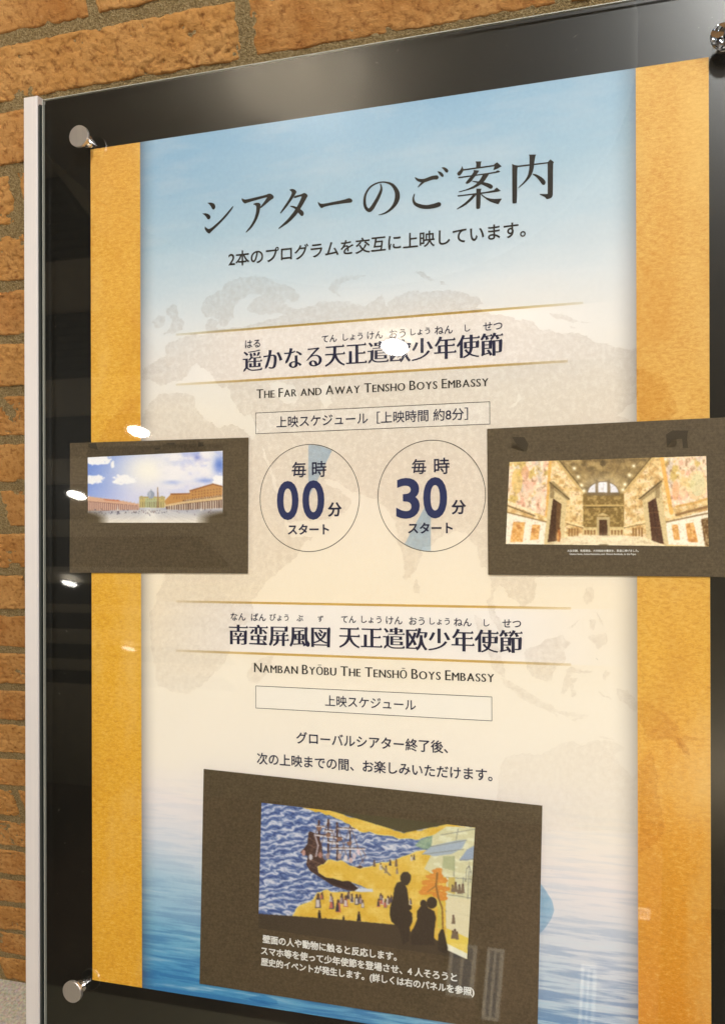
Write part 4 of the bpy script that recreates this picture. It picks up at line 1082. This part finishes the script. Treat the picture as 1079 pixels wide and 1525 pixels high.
# end wall
cv.poly([(408, 240), (602, 240), (602, 440), (408, 440)], (134, 112, 66)); cv.put(cv.mask([(408, 250), (602, 250), (602, 400), (408, 400)])*np.clip((n2-.5)*6, 0, 1), (196, 172, 116), .8)
th_ = np.linspace(math.pi, 0, 24); arch = [(503+76*math.cos(a), 238-58*math.sin(a)) for a in th_]
cv.poly(arch, (110, 96, 74)); arch = [(503+72*math.cos(a), 236-52*math.sin(a)) for a in th_]; cv.poly(arch, (222, 226, 240))
for x_ in (474, 530): cv.rect(x_-8, 176, x_+6, 238, (128, 110, 84))
cv.rect(486, 184, 520, 232, (232, 236, 250)); cv.rect(502, 184, 504, 232, (170, 170, 180)); cv.rect(426, 234, 580, 248, (120, 104, 78)); cv.rect(408, 292, 602, 299, (206, 182, 126)); cv.rect(425, 302, 580, 305, (90, 74, 44))
cv.poly([(470, 345), (500, 330), (535, 345)], (206, 186, 140)); cv.rect(474, 350, 534, 437, (196, 180, 140)); cv.rect(484, 363, 522, 437, (84, 58, 40)); cv.rect(502, 363, 504, 437, (54, 38, 28))
cv.rect(408, 398, 474, 440, (216, 198, 150)); cv.rect(534, 398, 602, 440, (216, 198, 150))
for k in range(4): cv.rect(413+k*15, 412, 422+k*15, 434, (142, 104, 62)); cv.rect(540+k*15, 412, 549+k*15, 434, (142, 104, 62))
# side walls with pale frescoes
wl = cv.mask([(60, 90), (285, 78), (408, 235), (408, 440), (42, 478)]); wr = cv.mask([(755, 62), (990, 61), (1003, 490), (602, 440), (602, 235)])
for w_ in (wl, wr):
    cv.put(w_, (228, 206, 156))
    cv.put(w_*np.clip((n1-.5)*7, 0, 1), (246, 226, 196), .8); cv.put(w_*np.clip((.45-n1)*7, 0, 1), (198, 158, 104), .75); cv.put(w_*np.clip((n2-.6)*6, 0, 1), (150, 118, 80), .55)
fl_ = cv.mask([(60, 92), (250, 82), (232, 350), (50, 270)]); fr_ = cv.mask([(785, 70), (990, 62), (1000, 262), (830, 305)])
for w_, sd in ((fl_, 31), (fr_, 41)):
    q1, q2, q3 = fbm(X/40, Y/48, 4, sd), fbm(X/34, Y/40, 4, sd+5), fbm(X/14, Y/20, 3, sd+8)
    cv.put(w_, (238, 218, 196)); cv.put(w_*np.clip((q1-.52)*8, 0, 1), (226, 178, 156), .8); cv.put(w_*np.clip((q2-.55)*8, 0, 1), (204, 196, 190), .75)
    cv.put(w_*np.clip((.42-q1)*8, 0, 1), (206, 182, 104), .8); cv.put(w_*np.clip((q3-.60)*8, 0, 1), (250, 240, 226), .8); cv.put(w_*np.clip((.36-q3)*9, 0, 1), (150, 112, 84), .55)
for cx, cy, rx, ry, c_ in ((95, 180, 26, 60, (226, 196, 110)), (150, 215, 24, 45, (238, 206, 190)), (205, 250, 20, 40, (240, 218, 196)), (135, 140, 20, 30, (220, 170, 150)), (880, 200, 20, 66, (238, 214, 176)), (846, 225, 16, 46, (226, 176, 128)), (880, 138, 10, 12, (220, 176, 130)), (945, 200, 50, 70, (232, 216, 168)), (950, 198, 36, 54, (214, 214, 178))):
    cv.ell(cx, cy, rx, ry, c_, .6)
cv.line([(1000, 262), (930, 285), (850, 300)], 10, (214, 176, 112)); cv.line([(1000, 300), (850, 340)], 12, (150, 120, 82))
cv.line([(252, 82), (236, 350)], 14, (224, 184, 112)); cv.line([(780, 70), (826, 330)], 18, (230, 186, 110))
cv.line([(285, 80), (408, 232)], 16, (206, 180, 126)); cv.line([(292, 78), (412, 228)], 4, (96, 80, 54)); cv.line([(742, 64), (602, 232)], 16, (206, 180, 126)); cv.line([(732, 66), (598, 226)], 4, (96, 80, 54))
cv.line([(50, 278), (180, 332)], 12, (238, 228, 200)); cv.line([(50, 296), (180, 345)], 7, (140, 118, 86)); cv.line([(180, 335), (240, 355)], 8, (230, 206, 150))
# dado panels
cv.poly([(48, 325), (235, 372), (225, 482), (42, 480)], (240, 234, 222)); cv.poly([(800, 372), (1000, 318), (1003, 490), (800, 480)], (242, 236, 224))
cv.line([(48, 328), (235, 374)], 6, (158, 134, 96)); cv.line([(800, 374), (1000, 332)], 7, (150, 126, 90))
for pts in ([(78, 372), (134, 376), (122, 468), (62, 470)], [(168, 386), (206, 388), (196, 456), (156, 460)], [(826, 388), (856, 385), (866, 460), (838, 458)], [(892, 382), (930, 376), (952, 470), (905, 468)]):
    cv.poly(pts, (216, 166, 100)); cv.put(cv.mask(pts)*np.clip((n2-.45)*6, 0, 1), (240, 206, 150), .8); cv.put(cv.mask(pts)*np.clip((.42-n1)*8, 0, 1), (178, 112, 60), .6)
cv.poly([(965, 362), (1001, 352), (1003, 490), (984, 488)], (112, 84, 52)); cv.put(cv.mask([(965, 362), (1001, 352), (1003, 490), (984, 488)])*np.clip((n2-.5)*8, 0, 1), (210, 190, 150), .7)
# door cases
cv.poly([(248, 185), (268, 180), (345, 262), (335, 272), (250, 212)], (168, 150, 112)); cv.line([(250, 186), (342, 266)], 5, (92, 76, 50)); cv.poly([(252, 210), (330, 268), (318, 462), (222, 476)], (214, 198, 156))
cv.poly([(266, 262), (306, 290), (292, 462), (240, 470)], (78, 54, 38)); cv.poly([(284, 280), (306, 292), (292, 462), (276, 464)], (112, 84, 56))
cv.poly([(672, 262), (775, 176), (782, 200), (690, 272)], (168, 150, 112)); cv.line([(674, 264), (778, 180)], 6, (92, 76, 50)); cv.poly([(688, 272), (778, 205), (812, 480), (712, 470)], (214, 198, 156))
cv.poly([(714, 282), (752, 258), (790, 478), (734, 468)], (88, 60, 46)); cv.line([(735, 275), (762, 472)], 3, (60, 40, 30)); cv.line([(722, 330), (766, 326)], 3, (120, 90, 66)); cv.line([(730, 400), (778, 400)], 3, (120, 90, 66))
cv.rect(252, 195, 270, 262, (120, 100, 70), .6); cv.rect(750, 200, 770, 262, (120, 100, 70), .5)
for k in range(4): cv.rect(338+k*13, 404, 346+k*13, 438+3-k, (150, 112, 66)); cv.rect(640+k*14, 402-k, 649+k*14, 440+k, (150, 112, 66))
cv.line([(330, 372), (408, 396)], 7, (238, 222, 180)); cv.line([(602, 396), (700, 372)], 7, (238, 222, 180)); cv.line([(330, 382), (408, 402)], 2.5, (110, 88, 56)); cv.line([(602, 402), (700, 382)], 2.5, (110, 88, 56))
# floor, figure, lamps
cv.poly([(225, 482), (330, 445), (408, 438), (602, 438), (690, 445), (812, 490)], (232, 222, 196)); cv.put(cv.mask([(225, 482), (330, 445), (408, 438), (602, 438), (690, 445), (812, 490)])*np.clip((fbm(X/30, Y/5, 3, 51)-.52)*7, 0, 1), (196, 180, 146), .6)
cv.ell(505, 482, 24, 3, (120, 104, 78)); cv.ell(294, 438, 9, 30, (176, 112, 60)); cv.ell(296, 405, 4.5, 6, (120, 76, 50)); cv.ell(288, 444, 5, 22, (212, 160, 100))
for x_, y_ in ((366, 120), (385, 160), (401, 200), (412, 226), (648, 108), (628, 153), (606, 196), (597, 222)): cv.glow(x_, y_, 9, 9, (255, 248, 214), 1); cv.ell(x_, y_, 4, 4, (255, 255, 244))
cv.put(np.clip((fbm(X/5, Y/5, 3, 77)-.5)*3, 0, 1), (250, 236, 200), .22); cv.put(np.clip((.44-fbm(X/6, Y/6, 3, 78))*4, 0, 1), (120, 96, 60), .28); cv.glow(505, 455, 200, 26, (255, 248, 228), .35); cv.glow(503, 208, 80, 34, (250, 250, 255), .2)
cv.C = (128+(cv.C-128)*1.18)*np.array([1.01, .985, .96])
cv.build('projected_picture', p2, PY)
T('大友宗麟、有馬晴信、大村純忠の書状を、教皇に捧げました。', (844.7, 819.2), (951, 821.6), WHITEINK, p2, y=PY-.0001, bold=.018, name='caption_lettering')
T('Otomo Sorin, Arima Harunobu, and  Omura Sumitada, to the Pope.', (848, 824), (947, 826.3), WHITEINK, p2, y=PY-.0001, bold=.022, name='caption_lettering')
for pts, a in (([(100, 0), (150, 0), (150, 20), (130, 42), (70, 25), (70, -5)], .3), ([(800, -28), (850, -34), (850, 18), (800, 22)], .25)): dimpoly(pts, (740, 660), .31418, (120, 104, 76), a, p2)
for pts in ([(72, -30), (130, -28), (150, 5), (140, 42), (120, 30), (85, -5)], [(800, -40), (830, -60), (905, -60), (900, -20), (905, 24), (880, 24), (876, -20), (830, -15), (805, 20)]): dimpoly(pts, (740, 660), .31418, (56, 46, 32), .85, p2, 'projector_print')

# 3: the sea picture wall with two visitors
p3 = card('large brown-bordered photo print of a sailing ship on gold with two silhouetted visitors', [(304.4, 1145.2), (807.3, 1199.7), (800, 1543.5), (298.2, 1464.4)])
cv = Canvas([(33, 48), (1040, 165), (1002, 786), (18, 640)], (380, 1180), .31511, 460, 330); X, Y = cv.X, cv.Y
BRN = (78, 66, 52)
n1 = fbm(X/110, Y/55, 4, 60); n2 = fbm(X/10, Y/8, 3, 61); n0 = fbm(X/34, Y/16, 3, 62)
ph = Y*.19+X*.03+(n1-.5)*13+2.3*np.abs(np.sin(X*.048+(n1-.5)*9+np.floor(Y/46)*1.3))+(n0-.5)*3.5
wv_ = .5+.5*np.sin(ph); cv.C = np.array([98, 120, 172.])*np.ones_like(cv.C)
cv.put(np.clip((wv_-.45)*3, 0, 1), (150, 166, 204)); cv.put(np.clip((wv_-.74)*4, 0, 1), (226, 226, 236), .9); cv.put(np.clip((.14-wv_)*6, 0, 1), (48, 66, 122), .85)
ph2 = Y*.33+(n0-.5)*9+(n1-.5)*26+1.8*np.abs(np.sin(X*.07+n0*4)); cv.put(np.clip((np.sin(ph2)-.78)*5, 0, 1), (220, 226, 240), .5); cv.put(np.clip((-np.sin(ph2)-.82)*5, 0, 1), (60, 84, 156), .45)
def gold(pts, wob=8, sd=0, edge=True):
    # billowing outline
    P = []; n = len(pts)
    for i in range(n):
        a, b_ = np.array(pts[i], float), np.array(pts[(i+1) % n], float); L = np.hypot(*(b_-a)); m_ = max(1, int(L/14))
        for k in range(m_):
            p = a+(b_-a)*k/m_; P.append(p+np.array([0, wob*(float(vnoise(p[0]/26, p[1]/26, 91+sd))-.5)]))
    if edge:
        c_ = np.mean(P, 0); cv.poly([p+(p-c_)/(np.hypot(*(p-c_))+1e-6)*4 for p in P], (250, 232, 150))
    mk = cv.mask(P); cv.put(mk, (230, 190, 76)); cv.put(mk*np.clip((fbm(X/50, Y/40, 3, 70)-.4)*3, 0, 1), (244, 216, 120), .8); cv.put(mk*np.clip((n2-.6)*4, 0, 1), (214, 164, 44), .5)
    cv.put(mk*((np.mod(X, 26) < 1.6) | (np.mod(Y, 30) < 1.6)), (212, 166, 50), .35)
# ship first, then gold mist over its waist
HULL = (74, 54, 50)
cv.poly([(262, 182), (300, 200), (318, 250), (322, 310), (345, 330), (480, 350), (500, 345), (512, 350), (505, 372), (430, 400), (495, 458), (500, 468), (440, 462), (370, 440), (312, 402), (262, 370), (244, 340), (252, 300), (215, 282), (235, 262), (250, 240), (254, 190)], HULL)
cv.put(cv.mask([(262, 182), (318, 250), (322, 310), (480, 350), (495, 460), (312, 402), (244, 340), (254, 190)])*np.clip((n2-.55)*6, 0, 1), (140, 108, 92), .6)
for k in range(5): cv.line([(256+k*3, 215+k*34), (300+k*14, 240+k*36), (330+k*30, 330+k*24)], 2.2, (150, 116, 96), .7)
cv.poly([(300, 372), (330, 384), (430, 404), (495, 458), (440, 452), (360, 428), (312, 396)], (52, 38, 38), .8)
for x0, y0, x1, y1 in ((302, 130, 306, 300), (346, 124, 350, 300), (388, 140, 392, 320), (450, 150, 452, 330)): cv.rect(x0-2, y0, x1+2, y1, (82, 54, 44))
for a, b_ in (((285, 200), (415, 218)), ((345, 235), (395, 240)), ((395, 170), (495, 176)), ((365, 265), (520, 268)), ((290, 160), (330, 164)), ((330, 180), (372, 185))): cv.line([a, b_], 9, (226, 222, 226)); cv.line([(a[0], a[1]-5), (b_[0], b_[1]-5)], 3, (86, 58, 48))
for a, b_ in (((304, 135), (262, 300)), ((348, 128), (300, 300)), ((348, 128), (410, 320)), ((390, 145), (350, 310)), ((390, 145), (440, 320)), ((451, 155), (400, 320)), ((451, 155), (515, 335)), ((505, 262), (525, 300)), ((525, 300), (490, 350))): cv.line([a, b_], 2.4, (110, 78, 68))
for x_, y_ in ((348, 200), (400, 220), (447, 240), (304, 170)): cv.poly([(x_-13, y_-8), (x_+13, y_-8), (x_+8, y_+10), (x_-8, y_+10)], (146, 108, 90))
for x_, y_, c_ in ((470, 300, (226, 206, 214)), (490, 280, (236, 210, 220)), (455, 320, (220, 190, 190)), (400, 300, (200, 170, 160)), (430, 308, (236, 224, 224)), (345, 300, (180, 150, 140)), (232, 285, (206, 160, 150)), (265, 305, (220, 220, 232)), (310, 295, (190, 140, 130))): cv.ell(x_, y_, 9, 14, c_, .9)
cv.line([(285, 200), (300, 250), (290, 300)], 8, (206, 196, 206), .8)
gold([(180, 582), (200, 548), (232, 522), (280, 505), (300, 470), (345, 462), (420, 470), (495, 470), (560, 468), (500, 440), (460, 425), (400, 410), (340, 402), (306, 385), (300, 352), (330, 340), (350, 322), (410, 326), (450, 350), (500, 362), (545, 356), (600, 330),
      (660, 322), (700, 308), (760, 285), (800, 275), (830, 270), (1000, 250), (1010, 800), (640, 800), (640, 660), (120, 600)], 14, 1)
cv.poly([(490, 452), (555, 455), (560, 468), (500, 470), (470, 466)], (214, 222, 238)); 
gold([(205, 62), (300, 75), (345, 80), (440, 108), (560, 142), (640, 168), (706, 190), (770, 178), (905, 150), (1045, 160), (1045, 172), (900, 180), (840, 196), (770, 222), (700, 216), (640, 206), (560, 190), (500, 178), (450, 150), (400, 130), (340, 100), (290, 90)], 16, 2)
cv.poly([(755, 250), (780, 225), (830, 205), (850, 200), (860, 260), (800, 268)], (150, 178, 140), .8)
# right-hand wall: pale buildings
cv.poly([(838, 205), (905, 160), (1040, 165), (1032, 600), (1004, 786), (905, 740), (900, 500), (905, 400), (850, 390), (800, 360), (830, 300)], (222, 218, 178))
cv.put(cv.mask([(838, 205), (905, 160), (1040, 165), (1032, 600), (1004, 786), (905, 740), (905, 400), (850, 390)])*np.clip((n0-.5)*6, 0, 1), (240, 240, 214), .7)
cv.poly([(790, 290), (835, 252), (890, 240), (960, 225), (1000, 222), (980, 262), (930, 290), (850, 300)], (176, 190, 206)); cv.poly([(965, 320), (1000, 270), (1040, 248), (1040, 312), (1000, 322)], (160, 176, 200))
for a, b_ in (((792, 292), (985, 268)), ((835, 255), (1000, 225)), ((880, 200), (1040, 172)), ((968, 320), (1040, 314)), ((905, 400), (1034, 410)), ((905, 480), (1034, 500)), ((900, 560), (1030, 585)), ((960, 170), (950, 225)), ((1012, 330), (1005, 500)), ((940, 300), (940, 480)), ((985, 400), (980, 480))): cv.line([a, b_], 3.5, (146, 146, 136), .9)
cv.poly([(890, 300), (945, 300), (945, 370), (885, 355)], (172, 180, 138), .7); cv.poly([(915, 400), (945, 400), (945, 480), (912, 470)], (214, 186, 90), .8)
cv.line([(995, 420), (1000, 360), (1012, 345), (1020, 370), (1018, 425)], 3, (110, 110, 104)); cv.poly([(905, 490), (1032, 505), (1030, 600), (1000, 780), (905, 735)], (236, 226, 192), .9); cv.poly([(905, 640), (1015, 690), (1000, 786), (905, 742)], (238, 212, 96)); cv.poly([(906, 712), (1003, 760), (1000, 786), (905, 745)], (240, 236, 214))
cv.rect(862, 480, 890, 640, (196, 214, 110), .35)
rn = random.Random(8)
def folk(x_, y_, h, c_):
    cv.poly([(x_-h*.2, y_), (x_-h*.13, y_-h*.72), (x_+h*.13, y_-h*.72), (x_+h*.2, y_)], c_); cv.ell(x_, y_-h*.84, h*.10, h*.15, (96, 70, 60))
cl = [(196, 110, 96), (90, 80, 96), (150, 130, 120), (214, 206, 204), (120, 96, 84), (170, 150, 160), (70, 64, 72)]
for x_, y_, h in [(300, 545, 70), (365, 550, 60), (395, 565, 62), (412, 525, 50), (430, 540, 56), (460, 520, 44), (482, 530, 52), (498, 525, 46), (510, 545, 40), (360, 515, 40), (445, 505, 40), (585, 540, 40), (603, 530, 46), (618, 545, 44), (630, 530, 44), (645, 520, 36), (320, 505, 36), (735, 530, 32), (595, 508, 34)]:
    folk(x_, y_, h, rn.choice(cl)); folk(x_+rn.uniform(-6, 6), y_-4, h*.7, rn.choice(cl))
for x_, y_, h in [(565, 350, 34), (595, 365, 34), (620, 380, 36), (668, 350, 38), (672, 385, 30), (640, 345, 30), (740, 322, 28), (752, 318, 26)]: folk(x_, y_, h, rn.choice(cl))
for x_, y_, h in [(948, 470, 50), (966, 478, 46), (982, 475, 46), (934, 470, 36), (1016, 740, 60), (938, 620, 44), (945, 690, 48), (935, 690, 40), (955, 694, 40)]: folk(x_, y_, h, (132, 112, 92))
for x_, y_, h in [(306, 598, 44), (420, 606, 26), (492, 606, 46), (335, 600, 12), (492, 600, 30)]: folk(x_, y_, h, (46, 40, 46))
cv.line([(600, 350), (640, 390)], 8, (150, 130, 96))
# orange pine
for x_, y_, rx, ry in ((862, 372, 26, 16), (850, 398, 40, 16), (880, 415, 34, 14), (830, 425, 42, 14), (850, 450, 56, 15), (805, 470, 36, 14), (870, 478, 40, 16), (885, 500, 26, 12), (900, 455, 20, 14)):
    d = ((X-x_)/rx)**2+((Y-y_)/ry)**2+(n2-.5)*1.4; cv.put(np.clip((1-d)*5, 0, 1), (224, 146, 62), .95); cv.put(np.clip((.4-d)*3, 0, 1)*(n2 > .5), (240, 176, 90), .7)
cv.line([(862, 380), (856, 440), (868, 500), (885, 545), (888, 640)], 8, (150, 110, 60)); cv.line([(856, 440), (815, 470)], 4, (150, 110, 60))
# dark room: above the folded screen and below it
cv.poly([(33, 30), (33, 46), (205, 60), (345, 78), (450, 106), (560, 140), (640, 165), (706, 189), (770, 176), (905, 148), (1045, 163), (1045, 100), (33, 20)], BRN)
cv.poly([(345, 81), (706, 190), (905, 150), (860, 100), (450, 60)], (84, 78, 54))
cv.poly([(15, 572), (200, 584), (430, 602), (640, 622), (668, 624), (740, 640), (820, 660), (905, 742), (1003, 788), (1003, 830), (10, 830)], BRN)
# two visitors in silhouette
SIL = (66, 56, 46)
cv.ell(712, 405, 25, 31, SIL); cv.poly([(690, 395), (700, 376), (722, 374), (737, 390), (738, 404), (733, 420), (722, 438), (705, 436)], SIL)
cv.poly([(690, 420), (708, 432), (720, 455), (726, 500), (728, 530), (742, 535), (742, 550), (730, 556), (744, 572), (745, 610), (730, 640), (730, 700), (700, 720), (680, 640), (645, 608), (638, 580), (640, 540), (652, 500), (660, 450), (672, 425)], SIL)
cv.ell(836, 520, 25, 28, SIL); cv.ell(796, 524, 15, 18, SIL)
cv.poly([(806, 520), (820, 545), (848, 560), (856, 590), (850, 640), (846, 690), (850, 720), (740, 720), (735, 680), (745, 650), (758, 620), (766, 600), (766, 560), (780, 540)], SIL)
cv.poly([(864, 700), (868, 668), (880, 645), (892, 645), (902, 690), (912, 735), (905, 760), (864, 745)], SIL); cv.poly([(732, 640), (765, 600), (748, 640), (736, 660)], (232, 190, 70))
cv.glow(640, 330, 330, 160, (255, 244, 214), .08)
cv.build('projected_picture', p3, PY)
T('壁面の人や動物に触ると反応します。', (392, 1397.5), (591.4, 1425.5), WHITEINK, p3, y=PY-.0001, bold=.030, name='caption_lettering')
T('スマホ等を使って少年使節を登場させ、4 人そろうと', (389.5, 1413.5), (681, 1458), WHITEINK, p3, y=PY-.0001, bold=.030, name='caption_lettering')
T('歴史的イベントが発生します。(詳しくは右のパネルを参照)', (389.5, 1429.2), (706.6, 1480), WHITEINK, p3, y=PY-.0001, bold=.030, name='caption_lettering')
